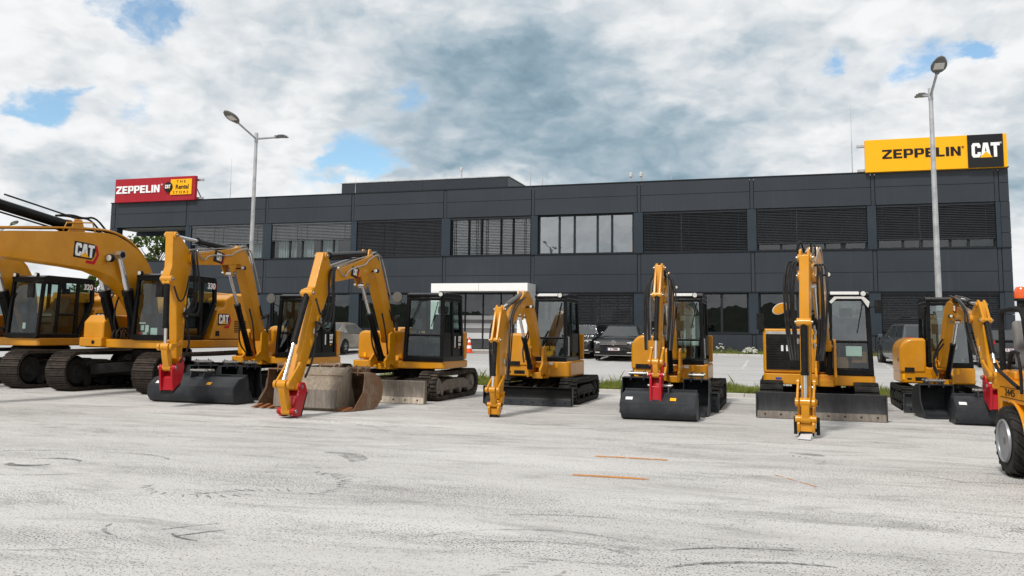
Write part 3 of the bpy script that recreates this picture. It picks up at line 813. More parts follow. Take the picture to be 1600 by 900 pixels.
for (a, b), sp in zip(UPW, SPEC):
    if a - prev > .05: pier(prev, a, ZS + .03, ZH)
    window(a, b, ZS + .03, ZH - .005, **sp); prev = b
pier(prev, 22.98, ZS + .03, ZH)
LOW = [(-19.9, -15.2, None, 0), (-14.5, -12.72, None, 0), (-11.6, -9.48, None, 0), (-8.88, -4.2, None, 0), (1.5, 2.9, None, 0), (3.2, 6.43, 1, .94), (7.05, 12.0, None, 0), (12.45, 17.4, None, 0), (17.9, 22.78, 1, .9)]
prev = -20.46
for a, b, bl, dn in LOW:
    if a > 1 and prev < 0: prev = 1.34
    if a - prev > .05: pier(prev, a, ZP + .03, ZM - .03)
    window(a, b, ZP + .03, ZM - .035, blind=bl, down=dn, tilt=42, mull=(.36, .74) if b - a > 2.5 else (.5,), slat=SLAT); prev = b
    if b == -4.2: pier(b, -3.92, ZP + .03, ZM - .03)
pier(prev, 22.98, ZP + .03, ZM - .03)
# rooms behind the glass
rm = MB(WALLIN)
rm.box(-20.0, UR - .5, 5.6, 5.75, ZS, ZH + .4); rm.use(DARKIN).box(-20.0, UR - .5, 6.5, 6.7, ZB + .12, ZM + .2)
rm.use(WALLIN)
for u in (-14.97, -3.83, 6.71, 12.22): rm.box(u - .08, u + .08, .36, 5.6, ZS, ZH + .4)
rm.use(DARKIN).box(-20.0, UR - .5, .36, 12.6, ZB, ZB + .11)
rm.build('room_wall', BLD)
rnd = random.Random(8)
for k in range(26):
    u = rnd.uniform(-19, 22); v = rnd.uniform(1.6, 5.5); w = rnd.uniform(.5, 1.8); h = rnd.uniform(.7, 1.7)
    fu = MB(rnd.choice((WOOD, WOOD, WALLIN, TRIM))); fu.box(u, u + w, v, v + .5, ZB + .12, ZB + .12 + h); fu.box(u - .02, u + w + .02, v - .02, v + .52, ZB + .121 + h, ZB + .15 + h); fu.build('cabinet', BLD)
for k in range(12):
    u = rnd.uniform(1.5, 21); fu = MB(rnd.choice((WOOD, WALLIN))); fu.box(u, u + rnd.uniform(.6, 1.4), 1.2, 2.0, ZS + .001, ZS + .74); fu.build('desk', BLD)
for u0, u1 in ((-20.1, -19.0), (-18.6, -18.1), (-17.4, -15.4), (-14.4, -13.2), (-12.9, -12.1), (-11.6, -10.6)):
    x = u0; fu = MB(CURT)
    while x < u1: fu.box(x, x + .05, .5 + .04 * math.sin(x * 40), .56 + .04 * math.sin(x * 40), ZS + .02, ZH - .1); x += .055
    fu.build('curtain', BLD)
# portal of the entrance
po = MB(WHITE)
po.box(-3.92, 1.32, -1.5, .02, 3.68, 4.08); po.box(-3.92, -3.45, -1.5, .02, ZB, 3.672); po.box(.78, 1.32, -1.5, .02, ZB, 3.672)
po.use(CORE)
for x in (-1.3,): po.box(x - .006, x + .006, -1.504, -1.49, 3.69, 4.07)
po.use(LENS)
for x in (-2.7, -1.25, .2): po.lathe([(.09, 3.66), (.09, 3.681)], (x, -.8, 0), 'z', 12)
po.build('entrance_portal', BLD, bevel=.006)
en = MB(FRAME)
eu0, eu1, ev = -3.44, .77, .05
for x in (eu0, -2.6, -1.6, -.6, .1, eu1 - .06): en.box(x, x + .06, ev - .05, ev + .05, ZB + .1, 3.67)
en.box(eu0 + .061, eu1 - .061, ev - .04, ev + .04, 3.58, 3.665); en.box(eu0, eu1, ev - .3, ev + .06, ZB - .1, .72)
for x0, x1 in ((eu0 + .07, -2.61), (-2.53, -1.61), (-1.53, -.61), (-.53, .09), (.17, eu1 - .07)):
    en.box(x0, x1, ev - .03, ev + .03, 1.19, 1.23)
eo = en.build('entrance_door', BLD)
for x0, x1 in ((eu0 + .07, -2.61), (-2.53, -1.61), (-1.53, -.61), (-.53, .09), (.17, eu1 - .07)):
    p = MB(WGLASS); p.quad((x0, ev, .73), (x1, ev, .73), (x1, ev, 3.57), (x0, ev, 3.57)); p.build('pane', eo)
    p = MB(FILM1, FILM2)
    for zi, (a, b, mt) in enumerate(((2.24, 2.46, FILM1), (2.06, 2.235, FILM2), (1.80, 2.055, FILM1), (1.55, 1.795, FILM2), (1.235, 1.545, FILM1))): p.use(mt).box(x0 + .01, x1 - .01, ev - .018, ev - .012, a, b)
    p.build('film_stripe', eo)
po = MB(BRICK); po.box(-3.4, .7, .3, .5, ZB, 1.15); po.build('entrance_step', BLD)
# penthouse
ph = MB(CLAD); pv = 9.0
for a, b in ((-15.01, -9.1), (-9.09, -3.2456)):
    for q0, q1 in ((ZT - .1, 10.9), (10.91, 11.55)): ph.box(a, b, pv, pv + .1, q0, q1)
ph.box(-3.2456, -3.15, pv, pv + 7, ZT - .1, 11.55); ph.box(-15.1, -15.01, pv, pv + 7, ZT - .1, 11.55); ph.use(CORE).box(-15.0, -3.25, pv + .11, pv + 7, ZT - .3, 11.5)
ph.use(GALV); ph.box(-15.15, -3.1, pv - .04, pv + 7.05, 11.56, 11.62)
ph.build('roof_plant_room', BLD, bevel=.006, segs=1)

def on_roof(u, v, z=ZT):
    return BLD.matrix_basis @ Vector((u, v, z))
def bw(u, v, z): return Matrix.Translation((0, 45.2, 0)) @ Matrix.Rotation(-PHI, 4, 'Z') @ Vector((u, v, z))
def rod(u, v, h, label, z0=ZT - .1):
    r = empty('lightning_rod', bw(u, v, z0), -PHI); tag(r, label, 'lightning rod', 'lightning rods on the roof')
    a = MB(GALV); a.cyl((0, 0, 0), (0, 0, h * .5), .020, 6); a.cyl((0, 0, h * .5 + .001), (0, 0, h), .011, 6, .006); a.build('rod', r)
    b = MB(KERB); b.lathe([(.16, 0), (.16, .08), (.05, .10)], (0, 0, 0), 'z', 12); b.build('base', r)
rod(.55, 1.5, 2.15, 'tallest thin lightning rod on the roof edge, just right of the plant room')
rod(1.23, 1.5, 1.5, 'short lightning rod close to the right of the tallest rod on the roof')
rod(8.16, 1.5, 1.6, 'lone lightning rod on the roof above the fifth and sixth upper windows')
rod(-10.08, 1.5, 1.45, 'lightning rod standing before the front of the roof plant room')
rod(-18.6, 1.5, 2.9, 'thin lightning rod just right of the red roof sign')
rod(16.9, 1.0, 3.6, 'thin lightning rod just left of the yellow roof sign')
for u, v, z, h, lab in ((6.05, 1.5, ZT - .1, .9, 'left one of two small pale roof vents near the middle of the roof'), (6.58, 1.5, ZT - .1, .9, 'right one of two small pale roof vents near the middle of the roof'), (-6.6, 9.6, 11.5, .95, 'small twin antenna on top of the roof plant room')):
    r = empty('roof_vent', bw(u, v, z), -PHI); tag(r, lab, 'vent')
    a = MB(GALV); a.cyl((0, 0, 0), (0, 0, h * .8), .03, 8); a.cyl((.09, 0, 0), (.09, 0, h), .012, 6); a.build('pipe', r)
    b = MB(ROOFP); b.lathe([(.03, h * .72), (.085, h * .74), (.085, h * .95), (.03, h)], (0, 0, 0), 'z', 12); b.build('cap', r)

# ================================================================== roof signs
def roof_sign(name, label, u0, u1, z0, z1, mat, br):
    r = empty(name, bw((u0 + u1) / 2, -.25, z0), -PHI); tag(r, label, 'sign', 'large signs on the roof edge')
    w = u1 - u0; h = z1 - z0
    a = MB(mat); a.box(-w / 2, w / 2, 0, .22, 0, h); a.build('panel', r, bevel=.02)
    b = MB(GALV)
    for zz in (.10 * h, .86 * h):
        b.box(-w / 2 - (.32 if br < 0 else -.2), w / 2 + (.32 if br > 0 else -.2), .3, .42, zz - .06, zz + .06)
    b.build('bracket_rail', r, bevel=.006)
    c = MB(GALV)
    for q in (-.42, -.15, .15, .42): c.bar((w * q, .36, -.2), (w * q, .36, h * .93), .07); c.bar((w * q, .4, h * .85), (w * q, 1.6, -.1), .05)
    c.build('support_frame', r)
    return r, w, h
sg, w, h = roof_sign('roof_sign', 'long red sign with white lettering and yellow square at the left end of the roof', -25.68, -19.82, 9.24, 10.70, SIGNR, 1)
t = MB(LETW); write_block(t, 'ZEPPELIN', -w / 2 + .14, .54, 3.20, .46, -.05, .0, .12); text_mesh(t, '®', Matrix.Translation((-w / 2 + 3.46, -.01, 1.0)) @ FRONT, .16); t.build('lettering', sg)
t = MB(SIGNY); t.box(1.22, 2.72, -.07, 0, .34, 1.28); o = t.build('yellow_square', sg, bevel=.01)
t = MB(LETK)
for zz, s in ((1.12, 'T H E'), (.47, 'S T O R E')): text_mesh(t, s, Matrix.Translation((1.97, -.076, zz)) @ FRONT, .22, .004, .002, 1.25)
text_mesh(t, 'Rental', Matrix.Translation((2.06, -.076, .80)) @ FRONT, .38, .004, .010, .98); t.build('lettering', o)
t = MB(LETK); t.lathe([(.31, -.10), (.29, -.13), (.0001, -.13)], (1.08, 0, .82), 'y', 28); o = t.build('round_emblem', sg)
t = MB(LETW); cat_logo(t, Matrix.Translation((1.08, -.135, .84)), .38, .22, 'none'); t.build('emblem_letters', o)

sg, w, h = roof_sign('roof_sign', 'long yellow sign with black lettering and black square at the right end of the roof', 17.37, 23.30, 9.23, 10.76, SIGNY, -1)
t = MB(LETK); write_block(t, 'ZEPPELIN', -w / 2 + .75, .60, 3.30, .43, -.012, .0, .12); text_mesh(t, '®', Matrix.Translation((-w / 2 + 4.14, -.01, .98)) @ FRONT, .15); t.build('lettering', sg)
t = MB(SIGNK); t.box(1.36, 2.80, -.05, 0, .01, h - .01); o = t.build('black_square', sg, bevel=.008)
t = MB(LETW); cat_logo(t, Matrix.Translation((2.09, -.055, .80)), 1.14, .66, 'none'); text_mesh(t, '®', Matrix.Translation((2.70, -.056, 1.10)) @ FRONT, .13); t.build('emblem_letters', o)

# ================================================================== lamp posts
def lamp_post(loc, rz, label):
    r = empty('street_lamp', loc, rz); tag(r, label, 'street lamp', 'double-headed lamp posts')
    p = MB(GALV); p.tube([(0, 0, 0), (0, 0, 1.2), (0, 0, 1.21), (0, 0, 7.95)], [.095, .092, .083, .052], 16); p.build('pole', r)
    b = MB(GALV); b.lathe([(.19, 0), (.19, .02), (.10, .03), (.10, .12)], (0, 0, 0), 'z', 16); b.build('base_plate', r)
    b = MB(GALV); b.tube([(0, 1.22, 8.12), (0, .10, 7.82), (0, 0, 7.80), (0, -.10, 7.82), (0, -1.12, 8.12)], .032, 10); b.cyl((0, 0, 7.68), (0, 0, 7.99), .062, 14); b.build('arm', r)
    for s in (-1, 1):
        A = (Matrix.Translation((0, -1.08, 8.12)) @ Matrix.Rotation(R_(-16), 4, 'X')) if s < 0 else (Matrix.Translation((0, 1.18, 8.12)) @ Matrix.Rotation(math.pi, 4, 'Z') @ Matrix.Rotation(R_(-12), 4, 'X'))
        out = [(.06, .02), (.11, -.02), (.17, -.14), (.185, -.28), (.16, -.44), (.09, -.62), (.0, -.70)]
        poly = out + [(-x, y) for x, y in out[::-1] if x > 0]
        hd = MB(LAMPM)
        for sc, z0, z1 in ((1.0, -.035, .012), (.82, .0125, .055), (.5, .0555, .085)): hd.prism([(x * sc, y * sc - .28 * (1 - sc)) for x, y in poly], z0, z1, 'z', A)
        hd.prism([(-.05, .06), (.05, .06), (.06, -.06), (-.06, -.06)], -.05, .06, 'z', A)
        ho = hd.build('lamp_head', r, bevel=.008)
        l = MB(LENS); l.prism([(-.12, -.16), (.12, -.16), (.11, -.44), (-.11, -.44)], -.042, -.0355, 'z', A); l.build('lens', ho)
    return r
def on_strip(px_ratio, t):       # a point of the strip line seen at X/Y = ratio
    Y = t / (math.cos(PHI) + math.sin(PHI) * px_ratio); return Vector((Y * px_ratio, Y, .06))
la = lamp_post(on_strip(-.3035, 24.15), -PHI, 'tall galvanised double-headed lamp post in front of the left half of the building')
lb = lamp_post(on_strip(.4955, 24.15), -PHI, 'tall galvanised double-headed lamp post in front of the yellow roof sign')
lamp_post(Vector((-32.2, 54.0, -.2)), R_(60), 'far lamp post mostly hidden behind the left boom')

# ================================================================== tree
def tree(loc, h, cr, label, n=2600, seed=4):
    rnd = random.Random(seed)
    r = empty('tree', loc); tag(r, label, 'tree')
    tk = MB(BARK); tk.tube([(0, 0, 0), (.05, 0, h * .3), (.0, .05, h * .6), (.1, 0, h * .9)], [.22, .17, .11, .03], 10)
    cl = []
    for i in range(30):
        a = i * 2.4; z = h * rnd.uniform(.42, .96); q = cr * math.sqrt(max(.05, 1 - ((z / h - .66) / .36) ** 2)) * rnd.uniform(.45, 1.0)
        e = Vector((math.cos(a) * q, math.sin(a) * q, z)); cl.append((e, rnd.uniform(.28, .62) * cr * .55))
        tk.tube([(0, 0, z * .62), e * .5 + Vector((0, 0, z * .38)), e], [.06, .035, .012], 5)
    tk.build('trunk', r)
    lf = MB(LEAF)
    for _ in range(n):
        c, q = rnd.choice(cl)
        d = Vector((rnd.gauss(0, 1), rnd.gauss(0, 1), rnd.gauss(0, .8))).normalized() * q * rnd.uniform(.3, 1.1)
        p = c + d; s = rnd.uniform(.09, .20)
        u = Vector((rnd.gauss(0, 1), rnd.gauss(0, 1), rnd.gauss(0, 1))).normalized(); v = u.orthogonal().normalized() * s * .6; u = u * s
        lf.face(lf.pts([p - u, p + v, p + u, p - v]))
    lf.build('crown', r)
tree((-30.0, 72, .3), 9.2, 2.5, 'leafy green tree seen through the open corner of the building')
tree((-40.5, 84, .3), 6.2, 2.6, 'low broad green tree further off behind the left boom', 1800, 9)

# ================================================================== traffic cone
cn = empty('traffic_cone', (-2.02, 42.3, lot_z(39.7) + .006)); tag(cn, 'orange and white traffic cone standing by the entrance', 'traffic cone')
a = MB(ORANGE); a.box(-.2, .2, -.2, .2, 0, .035); a.build('base', cn, bevel=.01)
a = MB(ORANGE, LETW); P = [(.15, .036), (.126, .20), (.104, .35), (.080, .50), (.060, .62), (.03, .75)]
for (p, q), mt in zip(zip(P, P[1:]), (ORANGE, LETW, ORANGE, LETW, ORANGE)):
    a.use(mt).lathe([p, q], (0, 0, 0), 'z', 20)
a.build('cone', cn)

# ================================================================== excavators
def belt(root, xc, w, L, H, kind, mats, yoff=0.0):
    """one crawler track with frame, sprocket, idler and rollers"""
    R = H / 2; half = L / 2 - R
    m0, m1 = mats
    per = 4 * half + 2 * math.pi * R
    def at(s):
        s %= per
        if s < 2 * half: return Vector((0, -half + s, 0)), Vector((0, 1, 0)), Vector((0, 0, -1))
        s -= 2 * half
        if s < math.pi * R: a = s / R; return Vector((0, half + R * math.sin(a), R - R * math.cos(a))), Vector((0, math.cos(a), math.sin(a))), Vector((0, math.sin(a), -math.cos(a)))
        s -= math.pi * R
        if s < 2 * half: return Vector((0, half - s, 2 * R)), Vector((0, -1, 0)), Vector((0, 0, 1))
        s -= 2 * half; a = s / R
        return Vector((0, -half - R * math.sin(a), R + R * math.cos(a))), Vector((0, -math.cos(a), -math.sin(a))), Vector((0, -math.sin(a), math.cos(a)))
    mb = MB(m0)
    t_in = .055 if kind == 'steel' else .075
    # continuous carcass
    N = 64; ro, ri = [], []
    for i in range(N):
        p, d, n = at(per * i / N); lug = .030 if kind == 'rubber' else .04
        sag = -.02 * math.sin(math.pi * min(1, max(0, (p.y + half) / (2 * half)))) if p.z > 1.9 * R else 0
        p = p + Vector((0, 0, sag)) - n * lug
        ro.append([mb.bm.verts.new(p + Vector((xc + q * w / 2, yoff, 0))) for q in (-1, 1)])
        ri.append([mb.bm.verts.new(p - n * t_in + Vector((xc + q * w / 2 * .92, yoff, 0))) for q in (-1, 1)])
    for i in range(N):
        j = (i + 1) % N
        mb.face([ro[i][0], ro[i][1], ro[j][1], ro[j][0]]); mb.face([ri[i][0], ri[j][0], ri[j][1], ri[i][1]])
        for q in (0, 1): mb.face([ro[i][q], ro[j][q], ri[j][q], ri[i][q]])
    pitch = {'steel': .19, 'rubber': .095, 'pad': .155}[kind]
    n = int(round(per / pitch)); pitch = per / n
    for i in range(n):
        p, d, nn = at(i * pitch)
        sag = -.02 * math.sin(math.pi * min(1, max(0, (p.y + half) / (2 * half)))) if p.z > 1.9 * R else 0
        p = p + Vector((0, 0, sag))
        def slab(x0, x1, l, h0, h1, sh=0.0):
            A = [(x0, -l / 2, h0), (x1, -l / 2, h0), (x1, l / 2, h0), (x0, l / 2, h0), (x0, -l / 2, h1), (x1, -l / 2, h1), (x1, l / 2, h1), (x0, l / 2, h1)]
            mb.hull8([Vector((xc + a, yoff, 0)) + p + d * (b + sh) + nn * c for a, b, c in A])
        if kind == 'steel':
            slab(-w / 2, w / 2, pitch * .9, -.042, -.022)
            for q in (-.36, 0, .36): slab(-w / 2, w / 2, .018, -.022, -.001, q * pitch)
        elif kind == 'rubber':
            o = .18 if i % 2 else -.18
            slab(-w / 2, w * .10 + o * w * .3, pitch * .55, -.031, 0); slab(w * .16 + o * w * .3, w / 2, pitch * .55, -.031, 0, pitch * .3)
        else:
            slab(-w / 2, w / 2, pitch * .84, -.035, 0)
            slab(-w * .42, w * .42, pitch * .5, 0, .006)
    t = mb.build('track', root, bevel=0)
    f = MB(m1)
    f.prism([(-half * .92, R * .62), (half * .92, R * .62), (half * .92, R * 1.02), (half * .5, R * 1.38), (-half * .5, R * 1.38), (-half * .92, R * 1.02)], xc - w * .36, xc + w * .36, 'x', Matrix.Translation((0, yoff, 0)))
    f.box(xc - w * .40, xc + w * .40, yoff - half * .6, yoff + half * .6, R * .7, R * .85)
    f.build('track_frame', t, bevel=.015)
    for nm, yy, rr in (('sprocket', half, R - .10), ('idler', -half, R - .11)):
        s = MB(m1)
        s.lathe([(rr * .25, -w * .44), (rr * .34, -w * .44), (rr * .42, -w * .38), (rr * .8, -w * .36), (rr * .84, -w * .30), (rr, -w * .22), (rr, w * .22), (rr * .84, w * .30), (rr * .8, w * .36), (rr * .42, w * .38), (rr * .34, w * .44), (rr * .25, w * .44)], (xc, yy + yoff, R), 'x', 24)
        if nm == 'sprocket':
            for k in range(8):
                a = k * math.pi / 4
                for sg in (-1, 1): s.cyl((xc + sg * w * .37, yy + yoff + rr * .62 * math.cos(a), R + rr * .62 * math.sin(a)), (xc + sg * w * .40, yy + yoff + rr * .62 * math.cos(a), R + rr * .62 * math.sin(a)), rr * .06, 6)
        s.build(nm, t)
    k = 6 if kind == 'steel' else 4
    for i in range(k):
        yy = -half * .8 + 1.6 * half * i / (k - 1); rr = R * .26
        s = MB(m1); s.lathe([(rr * .4, -w * .42), (rr, -w * .38), (rr, -w * .12), (rr * .7, -w * .1), (rr * .7, w * .1), (rr, w * .12), (rr, w * .38), (rr * .4, w * .42)], (xc, yy + yoff, t_in + .035 + rr), 'x', 14)
        s.build('roller', t)
    return t

def plan(xl, xr, yf, rad, n=9, cf=.0):
    """plan outline: flat front, round tail of radius rad about the swing centre"""
    a0 = math.acos(max(-1, min(1, xr / rad))); a1 = math.acos(max(-1, min(1, xl / rad)))
    arc = [(rad * math.cos(a0 + (a1 - a0) * i / n), rad * math.sin(a0 + (a1 - a0) * i / n)) for i in range(n + 1)]
    fr = [(xl + cf, yf), (xr - cf, yf)] if cf else [(xl, yf), (xr, yf)]
    if cf: fr = [(xl, yf + cf)] + fr + [(xr, yf + cf)]
    return fr + arc

def cylinder(root, p, q, r, frac, name='hydraulic_cylinder', bm_=None, M=None, rodm=None, hose=True):
    """barrel from p, rod reaching q"""
    p, q = Vector(p), Vector(q)
    if M is not None: p, q = M @ p, M @ q
    d = (q - p); L = d.length; d.normalize()
    b = MB(bm_ or BLK)
    b.cyl(p + d * r * .6, p + d * L * frac, r, 16); b.cyl(p + d * (L * frac - r * .9), p + d * (L * frac + r * .15), r * 1.13, 16); b.cyl(p + d * r * .4, p + d * r * 1.2, r * 1.08, 16)
    s = d.orthogonal().normalized()
    ax = (M.to_3x3() @ Vector((0, 1, 0))) if M is not None else Vector((1, 0, 0))
    b.cyl(p - ax * r * 1.1, p + ax * r * 1.1, r * .95, 14)
    u = ax.cross(d).normalized()
    if hose: b.tube([p + d * r * 1.5 + u * r, p + d * r * 1.9 + u * r * 1.35, p + d * (L * frac - r * 1.4) + u * r * 1.35, p + d * (L * frac - r * .9) + u * r], r * .17, 6)
    bo = b.build(name, root)
    k = MB(rodm or CHR); k.cyl(p + d * (L * frac + r * .1), q - d * r * .5, r * .56, 14)
    k.cyl(q - ax * r * .95, q + ax * r * .95, r * .85, 14); k.build('piston_rod', bo)
    return bo

def arm_frame(spec):
    fx, fy = spec['foot']; a = R_(spec['swing'])      # r runs forward (-Y) turned by the boom swing, lateral +X
    f = Vector((math.sin(a), -math.cos(a), 0)); l = Vector((math.cos(a), math.sin(a), 0))
    return Matrix(((f.x, l.x, 0, fx), (f.y, l.y, 0, fy), (0, 0, 1, 0), (0, 0, 0, 1)))

def arm_plate(mb, poly, l0, l1):
    """poly in (r,z), between laterals l0..l1 : arm frame is (r, lateral, z)"""
    mb.prism(poly, l0, l1, 'y')

def hose(root, pts, r, M, mat=None, n=6, name='hose', k=2):
    pts = [pts[0]] + [tuple(c + random.uniform(-.022, .022) for c in q) if mat is not PIPE else q for q in pts[1:-1]] + [pts[-1]]
    t = MB(mat or HOSE); t.tube(chaikin(pts, k), r, n); t.build(name, root, M=M)

def squash(S, z0, k):
    """scale every arm height above z0 by k"""
    f = lambda z: z if z < z0 else z0 + (z - z0) * k
    o = dict(S)
    for key in ('boom', 'stick'):
        o[key] = [(r, f(z)) for r, z in S[key]]
    o['pts'] = {n: (r, f(z)) for n, (r, z) in S['pts'].items()}
    if 'ears' in S: o['ears'] = [[(r, f(z)) for r, z in e] for e in S['ears']]
    if 'lights' in S: o['lights'] = [(r, f(z), l) for r, z, l in S['lights']]
    if 'hoses' in S: o['hoses'] = [([(a, l, f(z)) for a, l, z in h[0]],) + tuple(h[1:]) for h in S['hoses']]
    if 'logo' in S: o['logo'] = (S['logo'][0], f(S['logo'][1])) + tuple(S['logo'][2:])
    return o

def arm(root, S):
    M = arm_frame(S); P = S['pts']; Y = S.get('yel', YEL); wb, ws = S['wb'], S['ws']
    V = lambda k, l=0.0: (P[k][0], l, P[k][1])
    # boom
    b = MB(Y)
    po = S['boom_poly'] if 'boom_poly' in S else strip(S['boom'], S['boom_t'], 2)
    arm_plate(b, po, -wb / 2, wb / 2)
    for k, rr in (('foot', .13), ('btip', .11)):
        q = S['sc'] * rr * 1.1
        if k in P: b.cyl(V(k, -wb / 2 - .03), V(k, wb / 2 + .03), q, 18)
    if 'scB' in P:
        e = Vector((P['scB'][0], P['scB'][1])); q = S['sc'] * .11
        ln = S.get('lug', (.10, -.30))
        for sg in (-1, 1):
            lat = sg * wb * .30
            b.prism([(e.x - q, e.y), (e.x - q * .6, e.y + q), (e.x + q * .6, e.y + q), (e.x + q, e.y), (e.x + q * 2.6, e.y + ln[1]), (e.x - q * 1.6, e.y + ln[1])], lat - .02, lat + .02, 'y')
    if 'cylT' in P and S.get('cyl_lat', (0,)) == (0,):
        e = P['cylT']; q = S['sc'] * .10
        for sg in (-1, 1): b.prism([(e[0] - q * .4, e[1] - q), (e[0] + q * .9, e[1] - q * .4), (e[0] + q * 3.2, e[1] + q * 2.0), (e[0] + q * 1.5, e[1] + q * 3.2), (e[0] - q * 1.8, e[1] + q * 2.4), (e[0] - q, e[1])], sg * wb * .36 - .016, sg * wb * .36 + .016, 'y')
    bo = b.build('boom', root, bevel=.016 * S['sc'] + .004, M=M)
    pn = MB(PIN)
    for k in ('foot', 'btip', 'cylT'):
        if k in P: pn.cyl(V(k, -wb / 2 - .05), V(k, wb / 2 + .05), .042 * S['sc'], 12)
    pn.build('pin', bo, M=M)
    if 'logo' in S:
        r, z, ang, w, h, style = S['logo']; lm = MB(LETW)
        side = S.get('logo_side', 1)
        # art faces +lateral (viewer's right): its right runs backwards (-r)
        A = Matrix.Translation((r, side * (wb / 2 + .004), z)) @ (Matrix(((-1, 0, 0, 0), (0, -1, 0, 0), (0, 0, 1, 0), (0, 0, 0, 1))) if side > 0 else Matrix.Identity(4)) @ Matrix.Rotation(R_(ang), 4, 'Y')
        cat_logo(lm, A, w, h, style); lm.build('emblem', bo, M=M)
    for (r, z, l) in S.get('lights', []):
        lt = MB(BLKM); lt.cyl((r - .05, l, z), (r + .05, l, z), .058 * S['sc'], 14); lt.bar((r, l, z), (r - .05, 0, z - .02), .03)
        lo = lt.build('work_light', bo, M=M); l2 = MB(LENS); l2.cyl((r + .051, l, z), (r + .06, l, z), .046 * S['sc'], 14); l2.build('lens', lo, M=M)
    # stick
    s = MB(Y); arm_plate(s, S['stick'], -ws / 2, ws / 2)
    if S.get('ears'):                                   # twin ears that carry the stick and bucket cylinders
        for poly in S['ears']:
            for sg in (-1, 1): s.prism(poly, sg * ws * .40 - .022, sg * ws * .40 + .022, 'y')
    for k in ('stop', 'btip', 'bcT', 'sbot'):
        if k in P: s.cyl(V(k, -ws / 2 - .035), V(k, ws / 2 + .035), .085 * S['sc'], 16)
    so = s.build('stick', root, bevel=.012 * S['sc'] + .004, M=M)
    p2 = MB(PIN)
    for k in ('stop', 'bcT', 'sbot'):
        if k in P: p2.cyl(V(k, -ws / 2 - .06), V(k, ws / 2 + .06), .038 * S['sc'], 12)
    p2.build('pin', so, M=M)
    (r1, z1), (r2, z2) = P['btip'], P.get('sbot', (P['btip'][0] + .3, P['btip'][1] - 1.5))
    for f, mt, hh in ((.42, SIGNY, .09), (.52, PLATEW, .05), (.62, SIGNY, .06)):
        c = (r1 + (r2 - r1) * f, z1 + (z2 - z1) * f)
        for sg in (-1, 1):
            sk = MB(mt); sk.box(c[0] - .03, c[0] + .03, sg * (ws / 2 + .0015) - .0015, sg * (ws / 2 + .0015) + .0015, c[1] - hh, c[1] + hh); sk.build('sticker', so, M=M)
    # cylinders
    rc = S['rc']
    for l in S.get('cyl_lat', (0,)):
        if 'cylB' in P: cylinder(root, V('cylB', l), V('cylT', l), rc * 1.08, S.get('bf', .62), 'boom_cylinder', M=M)
    if 'scB' in P: cylinder(root, V('scB'), V('stop'), rc, S.get('sf', .7), 'stick_cylinder', M=M, bm_=S.get('scm'))
    if 'bcT' in P: cylinder(root, V('bcT'), V('bcB'), rc * .9, S.get('cf', .62), 'bucket_cylinder', M=M, bm_=S.get('bcm', BLKM))
    # bucket linkage
    if 'bcB' in P and 'bucket_pin' in P:
        a, c, e = P['bcB'], P['sbot'], P['bucket_pin']
        up_ = S['link_up']
        k = MB(Y)
        for sg in (-1, 1):
            k.bar((a[0], sg * (ws / 2 + .045), a[1]), (up_[0], sg * (ws / 2 + .045), up_[1]), .035, .10 * S['sc'])
            k.cyl((a[0], sg * (ws / 2 + .02), a[1]), (a[0], sg * (ws / 2 + .075), a[1]), .085 * S['sc'], 14); k.cyl((up_[0], sg * (ws / 2 + .02), up_[1]), (up_[0], sg * (ws / 2 + .07), up_[1]), .07 * S['sc'], 14)
        k.build('side_link', root, bevel=.006, M=M)
        k = MB(Y)
        k.prism(strip([a, ((a[0] + e[0]) / 2, (a[1] + e[1]) / 2), e], [.16 * S['sc'], .20 * S['sc'], .15 * S['sc']], 1), -ws * .38, ws * .38, 'y')
        k.cyl((a[0], -ws * .5, a[1]), (a[0], ws * .5, a[1]), .095 * S['sc'], 14); k.cyl((e[0], -ws * .5, e[1]), (e[0], ws * .5, e[1]), .085 * S['sc'], 14)
        k.build('bucket_link', root, bevel=.008, M=M)
    # quick coupler
    if 'coupler' in S:
        kind = S['coupler']; c, e = Vector(P['sbot']), Vector(P['bucket_pin'])
        dn_ = Vector(S['coup_dir']).normalized(); L = S['coup_len']
        k = MB(RED if kind == 'red' else Y)
        t = Vector((e.x - c.x, e.y - c.y)); t = t / max(t.length, .01)
        wid = ws * .72
        for sg in (-1, 1):
            base = [c - t * .09, e + t * .09, e + t * .07 + dn_ * L * .55, e + t * .02 + dn_ * L, c - t * .02 + dn_ * L, c - t * .12 + dn_ * L * .5]
            k.prism([tuple(q) for q in base], sg * wid - .022, sg * wid + .022, 'y')
        mid = [c + dn_ * L * .42, e + dn_ * L * .42, e + dn_ * L * 1.0, c + dn_ * L * 1.0]
        k.prism([tuple(q) for q in mid], -wid * .95, wid * .95, 'y')
        for q in (c, e): k.cyl((q.x, -wid - .05, q.y), (q.x, wid + .05, q.y), .07 * S['sc'], 14)
        ko = k.build('quick_coupler', root, bevel=.010, M=M)
        k = MB(PIN if kind == 'red' else BLKM)
        for q in (c, e): k.cyl((q.x, -wid - .07, q.y), (q.x, wid + .07, q.y), .035, 12)
        q = c + dn_ * L * 1.02; q2 = e + dn_ * L * 1.02
        k.build('pin', ko, M=M)
        k = MB(BLKM); k.prism([tuple(q + Vector((0, .0))), tuple(q2), tuple(q2 + dn_ * .06), tuple(q + dn_ * .06)], -wid * 1.05, wid * 1.05, 'y'); k.build('foot_plate', ko, M=M)
    # couplings half way down the stick
    rr = random.Random(int(r1 * 97))
